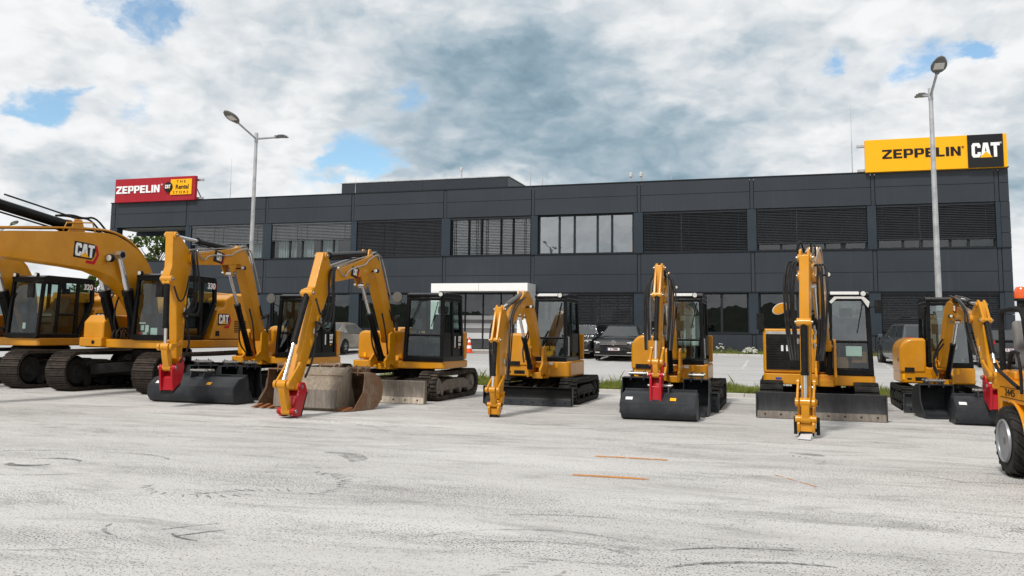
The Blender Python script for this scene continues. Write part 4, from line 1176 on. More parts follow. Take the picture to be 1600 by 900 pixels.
    for q in range(5):
        f = .40 + .035 * q; l = (ws / 2 + .035 + .02 * (q % 2)) * (1 if q != 3 else -1)
        c = Vector((r1 + (r2 - r1) * f - .06, l, z1 + (z2 - z1) * f)); dd = Vector((r2 - r1, 0, z2 - z1)).normalized()
        ft = MB(PIN); ft.cyl(c, c + dd * .09, .019 * S['sc'] + .004, 6); ft.cyl(c + dd * .025, c + dd * .055, .027 * S['sc'] + .004, 6); ft.build('hose_fitting', so, M=M)
    for h in S.get('hoses', []): hose(root, h[0], h[1], M, h[2] if len(h) > 2 else HOSE, name=h[3] if len(h) > 3 else 'hose')
    return M

def cab(root, x0, x1, y0, y1, z0, z1, S):
    """glazed operator's cab; -Y is the front, +X the door side seen from the yard"""
    ps = S.get('post', .075)
    rake = S.get('rake', .05); tap = S.get('taper', .04)
    K = S.get('mat', BLK)
    zt = z1 - .10
    A = {'fl': ((x0, y0, z0), (x0 + tap, y0 + rake, zt)), 'fr': ((x1, y0, z0), (x1 - tap, y0 + rake, zt)),
         'rl': ((x0, y1, z0), (x0 + tap, y1 + S.get('rear_rake', -.03), zt)), 'rr': ((x1, y1, z0), (x1 - tap, y1 + S.get('rear_rake', -.03), zt))}
    m = MB(K)
    def ip(k, f): a, b = Vector(A[k][0]), Vector(A[k][1]); return a + (b - a) * f
    for k in A: m.bar(A[k][0], A[k][1], ps, ps * 1.15, (0, 1, 0))
    bz = S.get('base', .12)
    m.box(x0 - ps / 2, x1 + ps / 2, y0 - ps / 2 - .005, y1 + ps / 2, z0 - .02, z0 + bz)
    # roof
    rf = S.get('roof_over', .06)
    m.prism([(y0 + rake - rf, zt), (y1 - .02, zt), (y1 - .04, z1 - .02), (y1 - .25, z1 + .015), (y0 + rake + .10, z1 + .015), (y0 + rake - rf, z1 - .03)], x0 + tap - .05, x1 - tap + .05, 'x')
    # front cross bar, door posts, door sill
    fb = S.get('front_bar', .40)
    if fb: m.bar(ip('fl', fb), ip('fr', fb), .045, .05)
    m.bar(ip('fl', .97), ip('fr', .97), .09, .06); 
    dy = S.get('door_post', .52)
    for side in ('l', 'r'):
        p0 = ip('f' + side, .02).lerp(ip('r' + side, .02), dy); p1 = ip('f' + side, 1).lerp(ip('r' + side, 1), dy)
        m.bar(p0, p1, ps * .8, ps, (0, 1, 0))
        m.bar(ip('f' + side, .97), ip('r' + side, .97), .06, .09)
    dl = S.get('door_low', .42)
    pan = MB(K)
    a, b, c, d = ip('fr', .0), ip('rr', .0), ip('rr', dl), ip('fr', dl)
    if S.get('solid_door', True):
        for q0, q1 in ((0.0, dy - .015), (dy + .015, 1.0)):
            L0, L1 = a.lerp(b, q0), a.lerp(b, q1); U0, U1 = d.lerp(c, q0), d.lerp(c, q1); o = Vector((.012, 0, 0))
            pan.hull8([L0 - o * 2, L0 + o, L1 + o, L1 - o * 2, U0 - o * 2, U0 + o, U1 + o, U1 - o * 2])
    else:
        pan.bar(a.lerp(d, .9), b.lerp(c, .9), .04, .05)
    a, b, c, d = ip('fl', .0), ip('rl', .0), ip('rl', .45), ip('fl', .30); o = Vector((.012, 0, 0))
    pan.hull8([a - o, a + o, b + o, b - o, d - o, d + o, c + o, c - o])
    a, b, c, d = ip('rl', 0), ip('rr', 0), ip('rr', .5), ip('rl', .5); o = Vector((0, .012, 0))
    pan.hull8([a - o, b - o, b + o, a + o, d - o, c - o, c + o, d + o])
    cb = m.build('cab', root, bevel=.016, segs=3)
    pan.build('door_panel', cb, bevel=.006)
    if S.get('roofmat'):
        r = MB(S['roofmat']); r.prism([(y0 + rake - rf - .004, zt + .045), (y0 + rake - rf - .004, z1 - .028), (y0 + rake + .10, z1 + .021), (y1 - .3, z1 + .021), (y1 - .3, z1 - .03), (y0 + .2, z1 - .03)], x0 + tap + .01, x1 - tap - .14, 'x'); r.build('roof_panel', cb, bevel=.01)
    # panes
    def pane(pts, mat=GLASS): p = MB(mat); p.quad(*pts); p.build('pane', cb)
    F = lambda a, b: [ip('fl', a), ip('fr', a), ip('fr', b), ip('fl', b)]
    fg = S.get('front_glass', GLASS)
    if fb: pane(F(.08, fb - .01)); pane(F(fb + .01, .97), fg)
    else: pane(F(.05, .97), fg)
    sr = lambda side, u, f: ip('f' + side, f).lerp(ip('r' + side, f), u)
    lo = dl if S.get('solid_door', True) else .05
    pane([sr('r', .04, lo), sr('r', dy - .02, lo), sr('r', dy - .02, .96), sr('r', .04, .96)])
    pane([sr('r', dy + .02, lo), sr('r', .96, lo), sr('r', .96, .96), sr('r', dy + .02, .96)])
    pane([sr('l', .04, .32), sr('l', .96, .46), sr('l', .96, .96), sr('l', .04, .96)])
    pane([ip('rl', .5), ip('rr', .5), ip('rr', .96), ip('rl', .96)])
    # furniture
    cx, cy = (x0 + x1) / 2 + .02, y0 + (y1 - y0) * .62; zf = z0 + .12; k = (z1 - z0) / 1.6
    s = MB(S.get('seat', SEATM))
    s.box(cx - .24, cx + .24, cy - .25, cy + .22, zf + .26 * k, zf + .40 * k)
    s.prism([(cy + .16, zf + .34 * k), (cy + .28, zf + .34 * k), (cy + .36, zf + .98 * k), (cy + .26, zf + 1.0 * k)], cx - .23, cx + .23, 'x')
    s.prism([(cy + .27, zf + 1.01 * k), (cy + .37, zf + 1.01 * k), (cy + .37, zf + 1.2 * k), (cy + .29, zf + 1.2 * k)], cx - .13, cx + .13, 'x')
    s.build('seat', cb, bevel=.04, segs=3)
    s = MB(TRIM)
    s.box(cx - .2, cx + .2, cy - .2, cy + .2, zf - .06, zf + .25 * k)
    for sg in (-1, 1):
        s.box(cx + sg * .34 - .07, cx + sg * .34 + .07, cy - .3, cy + .25, zf + .05, zf + .52 * k)
        s.tube([(cx + sg * .34, cy - .25, zf + .5 * k), (cx + sg * .33, cy - .30, zf + .66 * k), (cx + sg * .33, cy - .33, zf + .74 * k)], [.018, .018, .03], 8)
        s.tube([(cx + sg * .09, y0 + .30, zf), (cx + sg * .09, y0 + .26, zf + .45 * k), (cx + sg * .10, y0 + .34, zf + .52 * k)], .014, 6)
    s.box(x0 + .1, x1 - .1, y0 + .1, y1 - .05, z0 + .06, z0 + .11)
    s.prism([(y0 + .12, zf + .62 * k), (y0 + .18, zf + .62 * k), (y0 + .20, zf + .86 * k), (y0 + .14, zf + .86 * k)], x0 + .10, x0 + .36, 'x')
    s.tube([(x0 + .20, y0 + .16, zf), (x0 + .20, y0 + .15, zf + .62 * k)], .02, 6)
    s.build('console', cb, bevel=.01)
    if S.get('blind_up'):
        pass
    if S.get('papers'):
        pp = MB(PAPER, LETR, LETW)
        for (u, f, w, h, mt) in S['papers']:
            c = ip('fl', f).lerp(ip('fr', f), u) + Vector((0, .012, 0)); pp.use(mt).box(c.x - w / 2, c.x + w / 2, c.y, c.y + .004, c.z - h / 2, c.z + h / 2)
        pp.build('paper_sheet', cb)
    if S.get('boxes'):
        pp = MB(WOOD)
        pp.use(S['boxes']).box(cx - .38, cx - .05, y0 + .12, y0 + .4, zf, zf + .22); pp.box(cx + .02, cx + .30, y0 + .12, y0 + .4, zf + .12, zf + .34); pp.build('carton', cb)
    # handle, wiper and roof lights
    h = MB(S.get('handle_mat', BLKM))
    p, q = sr('r', .10, dl + .03) + Vector((.05, 0, 0)), sr('r', .10, dl + .33) + Vector((.05, 0, 0))
    h.tube([p - Vector((.05, 0, 0)), p, q, q - Vector((.05, 0, 0))], .013, 8); h.build('grab_handle', cb)
    h = MB(BLKM); h.tube([ip('fr', .93).lerp(ip('fl', .93), .12) - Vector((0, .03, 0)), ip('fr', .55).lerp(ip('fl', .5), .3) - Vector((0, .03, 0))], .010, 5); h.build('wiper', cb)
    for u in S.get('roof_lights', (.95,)):
        c = Vector((x0 + (x1 - x0) * u, y0 + rake - .075, z1 - .03)); l = MB(BLKM); l.cyl(c, c + Vector((0, .08, 0)), .062, 14); l.bar(c + Vector((0, .05, 0)), c + Vector((0, .05, .0)) + Vector((0, .06, 0)), .03)
        lo_ = l.build('roof_light', cb); l = MB(LENS); l.cyl(c - Vector((0, .008, 0)), c - Vector((0, .001, 0)), .05, 14); l.build('lens', lo_)
    for (side, dx, dyy, zz, shape, mt) in S.get('mirrors', []):
        b = ip('fl' if side < 0 else 'fr', .86); c = Vector((b.x + side * dx, b.y - dyy, zz))
        l = MB(BLKM); l.tube(chaikin([b, (b.x + side * dx * .5, b.y - dyy * .8, b.z + .02), c], 2), .012, 6)
        if shape == 'round': l.lathe([(.0001, -.01), (.12, -.014), (.135, 0), (.12, .016), (.0001, .03)], c, 'y', 20)
        else: l.box(c.x - .07, c.x + .07, c.y - .025, c.y + .03, c.z - .15, c.z + .12)
        lo_ = l.build('mirror', cb, bevel=.0 if shape == 'round' else .015)
        if mt:
            l = MB(mt); l.lathe([(.0001, -.024), (.125, -.02), (.128, -.017)], c, 'y', 20); l.build('mirror_back', lo_)
    return cb

def blade(root, w, yb, zt, mat, edge, ylink):
    b = MB(mat)
    prof = [(-.02, .015), (.03, .10), (.055, .22), (.04, .34), (-.03, zt), (-.055, zt), (-.03 + .05, zt - .02), (.075, .34), (.10, .22), (.075, .10), (.03, .015)]
    prof = [(-.030, .10), (.012, .17), (.026, .25), (.012, .36), (-.045, zt), (-.015, zt + .012), (.055, .37), (.072, .25), (.062, .10)]
    b.prism([(yb + y, z) for y, z in prof], -w / 2, w / 2, 'x')
    for sg in (-1, 1): b.prism([(yb - .055, .02), (yb + .075, .02), (yb + .075, zt), (yb - .055, zt + .015)], sg * w / 2 - .014 + sg * .015, sg * w / 2 + .014 + sg * .015, 'x')
    for sg in (-1, 1):
        b.prism([(yb + .07, .14), (ylink, .26), (ylink, .44), (yb + .07, .34)], sg * .36 - .05, sg * .36 + .05, 'x')
    o = b.build('dozer_blade', root, bevel=.006)
    e = MB(edge); e.prism([(yb - .052, .012), (yb - .028, .012), (yb + .0, .145), (yb - .034, .135)], -w / 2 - .001, w / 2 + .001, 'x')
    n = 8
    e.use(BLKM)
    for i in range(n):
        x = -w / 2 + w * (i + .5) / n; e.cyl((x, yb - .052, .085), (x, yb - .03, .085), .017, 10)
    e.build('cutting_edge', o)
    cylinder(root, (0.0, ylink + .25, .52), (0.0, yb + .16, .30), .055, .6, 'blade_cylinder')
    return o

def bucket(parent, w, name='bucket', mat=DGREY, sc=1.0, teeth=0, kind='ditch', M=None, ears=True, pinmat=None, sticker=True, inside=None, lip=True):
    """bucket standing on its back curve; opening towards -Y, hinge ears on top. Mesh origin at the ground below its middle"""
    if kind == 'ditch':
        sh = [(.06, .62), (.40, .56), (.60, .40), (.62, .18), (.50, .03), (.28, .0), (-.20, .0)]
        side = [(.05, .60), (.40, .56), (.60, .40), (.62, .18), (.50, .03), (.28, .0), (-.20, .0), (-.12, .10), (.0, .30)]
    elif kind == 'flat':
        sh = [(.02, .80), (.34, .64), (.55, .40), (.57, .10), (.48, .0), (-.20, .0)]
        side = [(.01, .78), (.34, .64), (.55, .40), (.57, .10), (.48, .0), (-.20, .0), (-.14, .12), (-.02, .40)]
    else:
        sh = [(-.02, .74), (.26, .74), (.48, .64), (.58, .42), (.54, .20), (.40, .05), (.15, .0), (-.34, .03)]
        side = [(-.02, .74), (.26, .74), (.48, .64), (.58, .42), (.54, .20), (.40, .05), (.15, .0), (-.34, .03), (-.26, .13), (-.06, .36), (-.03, .55)]
    sh = [(y * sc, z * sc) for y, z in sh]; side = [(y * sc, z * sc) for y, z in side]
    C = chaikin([(a, b, 0) for a, b in sh], 1) if kind != 'ditch' else [Vector((a, b, 0)) for a, b in sh]
    if kind == 'ditch': C = [C[0], C[1], C[2]] + chaikin([tuple(c) for c in C[2:6]], 2)[1:] + [C[6]]
    if kind == 'flat': C = [Vector((a, b, 0)) for a, b in sh]
    t = .022 * sc
    b = MB(mat)
    pts = [(c.x, c.y) for c in C]
    b.prism(strip(pts, [t] * len(pts), 0), -w / 2, w / 2, 'x')
    for sg in (-1, 1): b.prism(side, sg * (w / 2 + .008) - .009, sg * (w / 2 + .008) + .009, 'x')
    for sg in (-1, 1):                                        # rim on the side plates
        rim = [(side[-1][0], side[-1][1])] + [side[-2]] + [side[-3]]
        b.prism(strip([(a + .01, c) for a, c in rim], [.05 * sc] * 3, 0), sg * (w / 2 + .022) - .006, sg * (w / 2 + .022) + .006, 'x')
    if kind == 'ditch': b.box(-w / 2, w / 2, .05 * sc, .11 * sc, .60 * sc, .665 * sc)
    if kind == 'flat': b.use(RUSTY).box(-w / 2, w / 2, .325 * sc, .345 * sc, .652 * sc, .672 * sc); b.use(WORND).hull8([Vector(q) for q in ((-w / 2, .582 * sc, .06 * sc), (w / 2, .582 * sc, .06 * sc), (w / 2, .600 * sc, .06 * sc), (-w / 2, .600 * sc, .06 * sc), (-w / 2, .562 * sc, .40 * sc), (w / 2, .562 * sc, .40 * sc), (w / 2, .580 * sc, .40 * sc), (-w / 2, .580 * sc, .40 * sc))]); b.use(mat)
    if lip: b.prism([(-.30 * sc if kind == 'ditch' else -.40 * sc, .012 * sc), (-.12 * sc, -.0), (-.12 * sc, .03 * sc), (-.22 * sc, .04 * sc)], -w / 2 - .015, w / 2 + .015, 'x')
    o = b.build(name, parent, bevel=.004, M=M)
    if ears:
        e = MB(mat); pm = MB(pinmat or PIN)
        ew = min(w * .22, .17)
        for sg in (-1, 1):
            zt = (.66 if kind == 'ditch' else .74) * sc
            e.prism([(-.02 * sc, zt - .05), (.40 * sc, zt - .12), (.36 * sc, zt + .04), (.30 * sc, zt + .15 * sc), (.24 * sc, zt + .06), (.10 * sc, zt + .05), (.06 * sc, zt + .14 * sc), (-.01 * sc, zt + .05)], sg * ew - .013, sg * ew + .013, 'x')
        for yy, dz in ((.05, .085), (.30, .09)):
            pm.cyl((-ew - .05, yy * sc, zt + dz * sc), (ew + .05, yy * sc, zt + dz * sc), .032 * sc, 14)
        eo = e.build('hinge_bracket', o, bevel=.004, M=M); pm.build('pin', eo, M=M)
    if teeth:
        tm = TEETH if mat in (RUSTY, WORN) else mat
        for i in range(teeth):
            x = -w / 2 + w * (i + .5) / teeth
            tt = MB(tm); tt.hull8([Vector(q) for q in ((x - .045, -.56 * sc, .02), (x + .045, -.56 * sc, .02), (x + .05, -.30 * sc, -.0), (x - .05, -.30 * sc, -.0), (x - .035, -.56 * sc, .035), (x + .035, -.56 * sc, .035), (x + .05, -.30 * sc, .085 * sc), (x - .05, -.30 * sc, .085 * sc))])
            tt.build('tooth', o, bevel=.006, M=M)
    if sticker:
        y, z = .632 * sc, .30 * sc
        # stickers lie on the sloping upper back
        a, c = Vector((0, .40 * sc, .56 * sc)), Vector((0, .60 * sc, .40 * sc))
        nrm = Vector((0, (a - c).z, -(a - c).y)).normalized() * (-1 if (a - c).z < 0 else 1)
        for x, wd, mt in ((w * .40, .13, PLATEW), (-w * .20, .11, SIGNY)):
            p, q = a.lerp(c, .45) + nrm * .016, a.lerp(c, .80) + nrm * .016
            s = MB(mt); s.quad((x - wd / 2, p.y, p.z), (x + wd / 2, p.y, p.z), (x + wd / 2, q.y, q.z), (x - wd / 2, q.y, q.z)); s.build('sticker', o, M=M)
    return o

PARK_GROUP = 'excavators parked in a row'
def excavator(name, label, loc, heading, S):
    root = empty(name, (loc[0], loc[1], 0), -R_(heading)); tag(root, label, 'excavator', PARK_GROUP)
    T = S['track']
    for sg in (-1, 1): belt(root, sg * T['x'], T['w'], T['L'], T['H'], T['kind'], T['mats'])
    u = MB(T['mats'][1])
    u.box(-T['x'] + T['w'] * .3, T['x'] - T['w'] * .3, -T['L'] * .16, T['L'] * .16, T['H'] * .38, T['H'] * .72)
    for sg in (-1, 1):
        for sy in (-1, 1): u.bar((sg * .2, sy * T['L'] * .1, T['H'] * .62), (sg * (T['x'] - T['w'] * .2), sy * T['L'] * .27, T['H'] * .52), T['L'] * .09, T['H'] * .26)
    u.build('undercarriage_frame', root, bevel=.02)
    u = MB(BLKM); u.lathe([(S['ring'], T['H'] * .7), (S['ring'], S['z0'] - .06), (S['ring'] * .9, S['z0'] - .001)], (0, 0, 0), 'z', 32); u.build('slewing_ring', root)
    if 'blade' in S: blade(root, *S['blade'])
    return root
print('machines: helpers ready')

# ------------------------------------------------------------------ compact machines
def rounded(name, root, mat, poly, z0, z1, bev, segs=3):
    m = MB(mat); m.prism(poly, z0, z1, 'z'); return m.build(name, root, bevel=bev, segs=segs)
def compact_upper(root, S):
    Y = S.get('yel', YEL); xl, xr, yf, rad, z0, zd, zt = S['xl'], S['xr'], S['yf'], S['rad'], S['z0'], S['zd'], S['zt']
    cx0, cx1, cy0, cy1, ctop = S['cab']
    hx = cx0 - .06
    deck = plan(xl, xr, yf, rad, 10, .06)
    rounded('deck', root, Y, deck, z0, zd, S.get('dbev', .04))
    # engine cover: left of the cab and round the tail
    pl = plan(xl, hx, S['hoodf'], rad * .985, 8, .05)
    if S.get('dome'):
        q = S['dome']; zh = S.get('hood_z', zd + .012); xl = xl - .012; pf = [(xl, zh), (hx, zh), (hx, zt)] + [(xl + q - q * math.sin(t), zt - q + q * math.cos(t)) for t in [R_(90 * i / 8) for i in range(9)]]
        e_ = MB(Y); e_.prism(pf, S['hoodf'], .62, 'y'); eng = e_.build('engine_cover', root, bevel=.07, segs=4)
    else: eng = rounded('engine_cover', root, Y, pl, zd + .012, zt, S.get('hbev', .10), 4)
    pr = plan(hx + .01, xr, cy1 + .05, rad * .985, 6)
    tail = rounded('counterweight', root, Y, pr, zd + .012, min(zt, zd + .75), .06, 3)
    st = MB(BLKM)
    st.box(xl - .003, xl + .02, S['hoodf'] + .2, S['hoodf'] + .34, zd + .1, zd + .18)
    st.build('vent', eng)
    st = MB(BLKM); st.box(xl + .10, hx - .25, S['hoodf'] - .004, S['hoodf'] + .01, zd - .12, zd - .02); st.build('latch', eng)
    # middle block behind the boom, tank and swing post
    b = MB(Y)
    fx, fy = S['foot']
    b.prism([(fy + .30, z0 + .02), (yf + .5, z0 + .02), (yf + .5, zd + .35), (fy + .42, zd + .05)], fx - .20, fx + .20, 'x')
    b.build('boom_support', root, bevel=.03)
    w = MB(Y)
    for zz in (z0 - .03, zd - .16): w.lathe([(.17, 0), (.19, .02), (.19, .10), (.17, .12)], (fx, fy + .30, zz), 'z', 20)
    for sg in (-1, 1):
        w.prism([(fy + .38, z0 - .04), (fy - .02, z0 + .10), (fy - .30, z0 + .02), (fy - .34, z0 + .20), (fy - .14, z0 + .34), (fy - .13, S['footz'] + .10), (fy + .02, S['footz'] + .16), (fy + .16, S['footz'] + .06), (fy + .22, zd + .0), (fy + .38, zd - .02)], fx + sg * (S['wb'] / 2 + .045) - .026, fx + sg * (S['wb'] / 2 + .045) + .026, 'x')
    w.box(fx - S['wb'] / 2 - .02, fx + S['wb'] / 2 + .02, fy - .02, fy + .30, z0 - .02, z0 + .12)
    w.build('swing_bracket', root, bevel=.02)
    cb = cab(root, cx0, cx1, cy0, cy1, zd + .01, ctop, S['cabspec'])
    for (kind, x, y, z, w_, h_, mt) in S.get('stickers', []):
        s = MB(mt)
        s.box(x - w_ / 2, x + w_ / 2, y - .004, y, z - h_ / 2, z + h_ / 2) if kind == 'f' else s.box(x, x + .004, y - w_ / 2, y + w_ / 2, z - h_ / 2, z + h_ / 2)
        s.build('sticker', root)
    return cb, eng

RUBT = (RUB, BLKM)
def door_art(cb, x, ys, zs, size=.2):
    """white lettering and the red flash low on the door side"""
    m = MB(LETW)
    cat_logo(m, Matrix.Translation((x, ys, zs)) @ FACE_LEFTSIDE, size, size * .8, 'none')
    m.use(LETW).box(x, x + .006, ys - size * .45, ys + size * .45, zs - size * .95, zs - size * .6)
    m.use(SIGNY).box(x, x + .006, ys - size * .30, ys + size * .05, zs - size * 1.3, zs - size * 1.1)
    m.use(LETW).box(x, x + .006, ys - size * 1.9, ys - size * 1.6, zs - size * 1.2, zs + size * .4)
    m.use(LETR).hull8([Vector(p) for p in ((x, ys + .13, zs - .52), (x + .006, ys + .13, zs - .52), (x + .006, ys + .26, zs - .52), (x, ys + .26, zs - .52), (x, ys + .33, zs - .14), (x + .006, ys + .33, zs - .14), (x + .006, ys + .36, zs - .14), (x, ys + .36, zs - .14))])
    m.build('door_emblem', cb)

def eight_tonner(name, label, loc, swing, A, yel, trk, bladespec, cabx=None, worn=False, H=17.5):
    foot = (-.28, -1.2)
    S = dict(track=dict(x=.93, w=.45, L=2.9, H=.68, kind='rubber', mats=trk), ring=.5, z0=.72, blade=bladespec)
    root = excavator(name, label, loc, H, S)
    cabspec = dict(post=.085, rake=.07, front_bar=.40, door_low=.44, door_post=.50, rear_rake=-.08, roof_over=.05, base=.10, roof_lights=(.93,), mirrors=[(-1, .27, .06, 2.40, 'round', LAMPM)], handle_mat=BLKM)
    if cabx: cabspec.update(cabx)
    up = dict(xl=-1.2, xr=1.17, yf=-1.0, rad=1.30, z0=.72, zd=.90, zt=1.60, hoodf=-.72, cab=(.18, 1.12, -.98, .30, 2.50), dome=.16, foot=foot, footz=1.42, wb=.30, yel=yel, cabspec=cabspec, dbev=.03,
              stickers=[('f', -1.0, -.735, 1.02, .07, .10, SIGNY)])
    cb, eng = compact_upper(root, up)
    door_art(cb, 1.145, .06, 1.42, .17)
    t = MB(yel); t.prism([(-.60, .905), (-.60, 1.36), (-.40, 1.66), (-.2, 1.70), (-.2, .905)], -.44, .09, 'x'); t.build('fuel_tank', root, bevel=.03)
    arm(root, dict(foot=foot, swing=swing, yel=yel, wb=.25, ws=.17, sc=.86, rc=.066, **A))
    return root

def pipes(P, wb, yel=None):
    """steel pipes along the boom back and looped hoses at the stick joint"""
    out = []
    return out

# --- C: worn machine whose open coupler rests on the ground
A_C = dict(boom=[(-.32, 1.42), (.22, 2.25), (.90, 3.18), (1.65, 2.96), (3.24, 2.66)], boom_t=[.28, .38, .44, .37, .22],
    pts=dict(foot=(-.30, 1.43), cylB=(.12, .95), cylT=(1.42, 2.60), scB=(1.20, 3.32), stop=(3.49, 3.06), btip=(3.22, 2.68), bcT=(4.06, 2.30), bcB=(4.92, .62), sbot=(4.50, .56), bucket_pin=(4.72, .13)),
    stick=[(3.42, 3.14), (3.10, 2.70), (3.20, 2.50), (3.66, 1.75), (4.42, .50), (4.56, .52), (4.62, .66), (3.98, 2.12), (4.12, 2.24), (4.10, 2.38), (3.92, 2.42), (3.58, 3.13)],
    link_up=(4.52, .95), coupler='red', coup_dir=(-1, -.35), coup_len=.30, logo=(2.12, 2.83, 7, .34, .22, 'old'), lights=[(1.18, 2.93, .24)], sf=.86, cf=.56, bf=.62, lug=(.1, -.32),
    hoses=[([(.30, 2.72, 0), (.9, .13, 3.42), (1.6, .15, 3.18), (1.9, .165, 3.10), (2.1, .165, 2.93), (2.75, .165, 2.84), (2.9, .165, 2.66), (3.15, .16, 2.84)], .017, PIPE, 'steel_pipe')])
def fix(h): return h
pp = []
for l in (-.10, -.05, .0, .05, .10): pp.append(([(-.2, l, 1.75), (.12, l, 2.40), (.62, l, 3.20), (.84, l, 3.42), (1.25, l, 3.26), (1.9, l, 3.14), (3.0, l, 2.90), (3.2, l, 2.84)], .014, PIPE if abs(l) > .04 else HOSEG, 'steel_pipe'))
pp.append(([(.10, .165, 2.44), (.58, .17, 3.12), (.84, .17, 3.36), (1.5, .165, 3.14), (1.62, .165, 3.02), (2.52, .165, 2.87), (2.70, .165, 2.66), (3.05, .16, 2.86)], .016, PIPE, 'steel_pipe'))
for l, dz in ((.10, 0), (.13, -.10), (.16, -.2), (-.1, -.05), (-.13, -.15)):
    pp.append(([(3.15, l, 2.86), (3.42, l * 1.5, 2.72), (3.40, l * 1.7, 2.1 + dz), (3.60, l * 1.6, 1.72 + dz), (3.95, l * 1.3, 1.75)], .021, HOSE, 'hose'))
pp.append(([(3.95, .15, 1.75), (4.0, .17, 1.4), (4.05, .17, 1.05), (4.35, .16, .72)], .02, HOSE, 'hose'))
pp.append(([(3.98, .14, 2.2), (4.0, .20, 2.0), (3.9, .2, 1.85), (3.72, .17, 1.98)], .018, HOSE, 'hose'))
for l in (.08, .12): pp.append(([(-.55, l, 1.45), (-.62, l, 1.9), (-.42, l * 2, 2.0), (-.16, l * 1.6, 1.8), (.02, l, 2.1)], .022, HOSE, 'hose'))
for l in (-.12, .13): pp.append(([(.05, l, .95), (.32, l * 1.5, 1.25), (.38, l * 1.4, 1.7), (.5, l, 2.0)], .02, HOSE, 'hose'))
A_C['hoses'] = pp
EXC = eight_tonner('excavator', 'yellow excavator with scraped steel blade and empty red coupler on the ground by rusty buckets', (-2.37, 21.54), 4.6, A_C, YEL, (RUBW, WORND), (2.32, -2.08, .50, WORND, EDGE, -.75))
# --- B: cleaner machine with a wide grey bucket
A_B = dict(boom=[(-.10, 1.42), (.55, 2.35), (1.30, 3.42), (2.1, 3.28), (4.05, 3.06)], boom_t=[.28, .38, .44, .38, .24],
    pts=dict(foot=(-.08, 1.42), cylB=(.45, .98), cylT=(1.87, 2.92), scB=(1.62, 3.50), stop=(4.74, 3.50), btip=(4.06, 3.08), bcT=(4.82, 2.60), bcB=(4.74, 1.22), sbot=(4.28, .96), bucket_pin=(4.60, .80)),
    stick=[(4.64, 3.58), (4.02, 3.22), (3.94, 2.98), (4.10, 2.2), (4.18, .92), (4.30, .86), (4.40, .98), (4.56, 2.40), (4.88, 2.50), (4.88, 2.70), (4.80, 2.85), (4.82, 3.56)],
    link_up=(4.36, 1.30), coupler='red', coup_dir=(-.02, -1), coup_len=.46, logo=(2.75, 3.22, 4, .46, .26, 'old'), lights=[(1.62, 3.06, .24)], sf=.62, cf=.72, bf=.62, lug=(.1, -.3))
pp = []
for l in (-.10, -.05, .0, .05, .10): pp.append(([(0.05, l, 1.85), (.42, l, 2.55), (.95, l, 3.44), (1.2, l, 3.66), (1.7, l, 3.52), (2.4, l, 3.46), (3.7, l, 3.30), (4.0, l, 3.26)], .014, PIPE if abs(l) > .04 else HOSEG, 'steel_pipe'))
pp.append(([(.35, .165, 2.55), (.90, .17, 3.36), (1.18, .17, 3.60), (2.0, .165, 3.40), (2.15, .165, 3.30), (3.35, .165, 3.22), (3.55, .165, 3.05), (3.9, .16, 3.26)], .016, PIPE, 'steel_pipe'))
for l, dz in ((.10, 0), (.13, -.12), (.17, -.25), (-.1, -.05)):
    pp.append(([(3.98, l, 3.26), (4.15, l * 1.6, 3.2), (4.02, l * 1.9, 2.6 + dz), (3.92, l * 1.8, 2.1 + dz), (4.28, l * 1.2, 1.9)], .022, HOSE, 'hose'))
pp.append(([(4.3, .14, 1.9), (4.12, .17, 1.5), (4.08, .17, 1.2), (4.4, .15, .9)], .02, HOSE, 'hose'))
pp.append(([(4.78, .14, 2.45), (4.66, .2, 2.1), (4.4, .2, 2.2), (4.2, .17, 2.7)], .018, HOSE, 'hose'))
for l in (.08, .13): pp.append(([(-.35, l, 1.45), (-.42, l, 1.9), (-.2, l * 1.8, 2.05), (.1, l * 1.5, 1.8), (.26, l, 2.2)], .022, HOSE, 'hose'))
for l in (-.12, .13): pp.append(([(.36, l, .98), (.65, l * 1.5, 1.25), (.72, l * 1.4, 1.7), (.9, l, 2.1)], .02, HOSE, 'hose'))
A_B['hoses'] = pp
EXB = eight_tonner('excavator', 'yellow excavator with raised bent boom, red coupler and wide grey bucket, third from the left', (-5.9, 23.4), 11.7, A_B, YEL, RUBT, (2.32, -2.08, .50, BLK, BLKM, -.75))
bucket(EXB, 2.15, 'bucket', DGREY, .92, 0, 'ditch', Matrix.Translation((.50, -4.22, 0)) @ Matrix.Rotation(math.pi, 4, 'Z'))

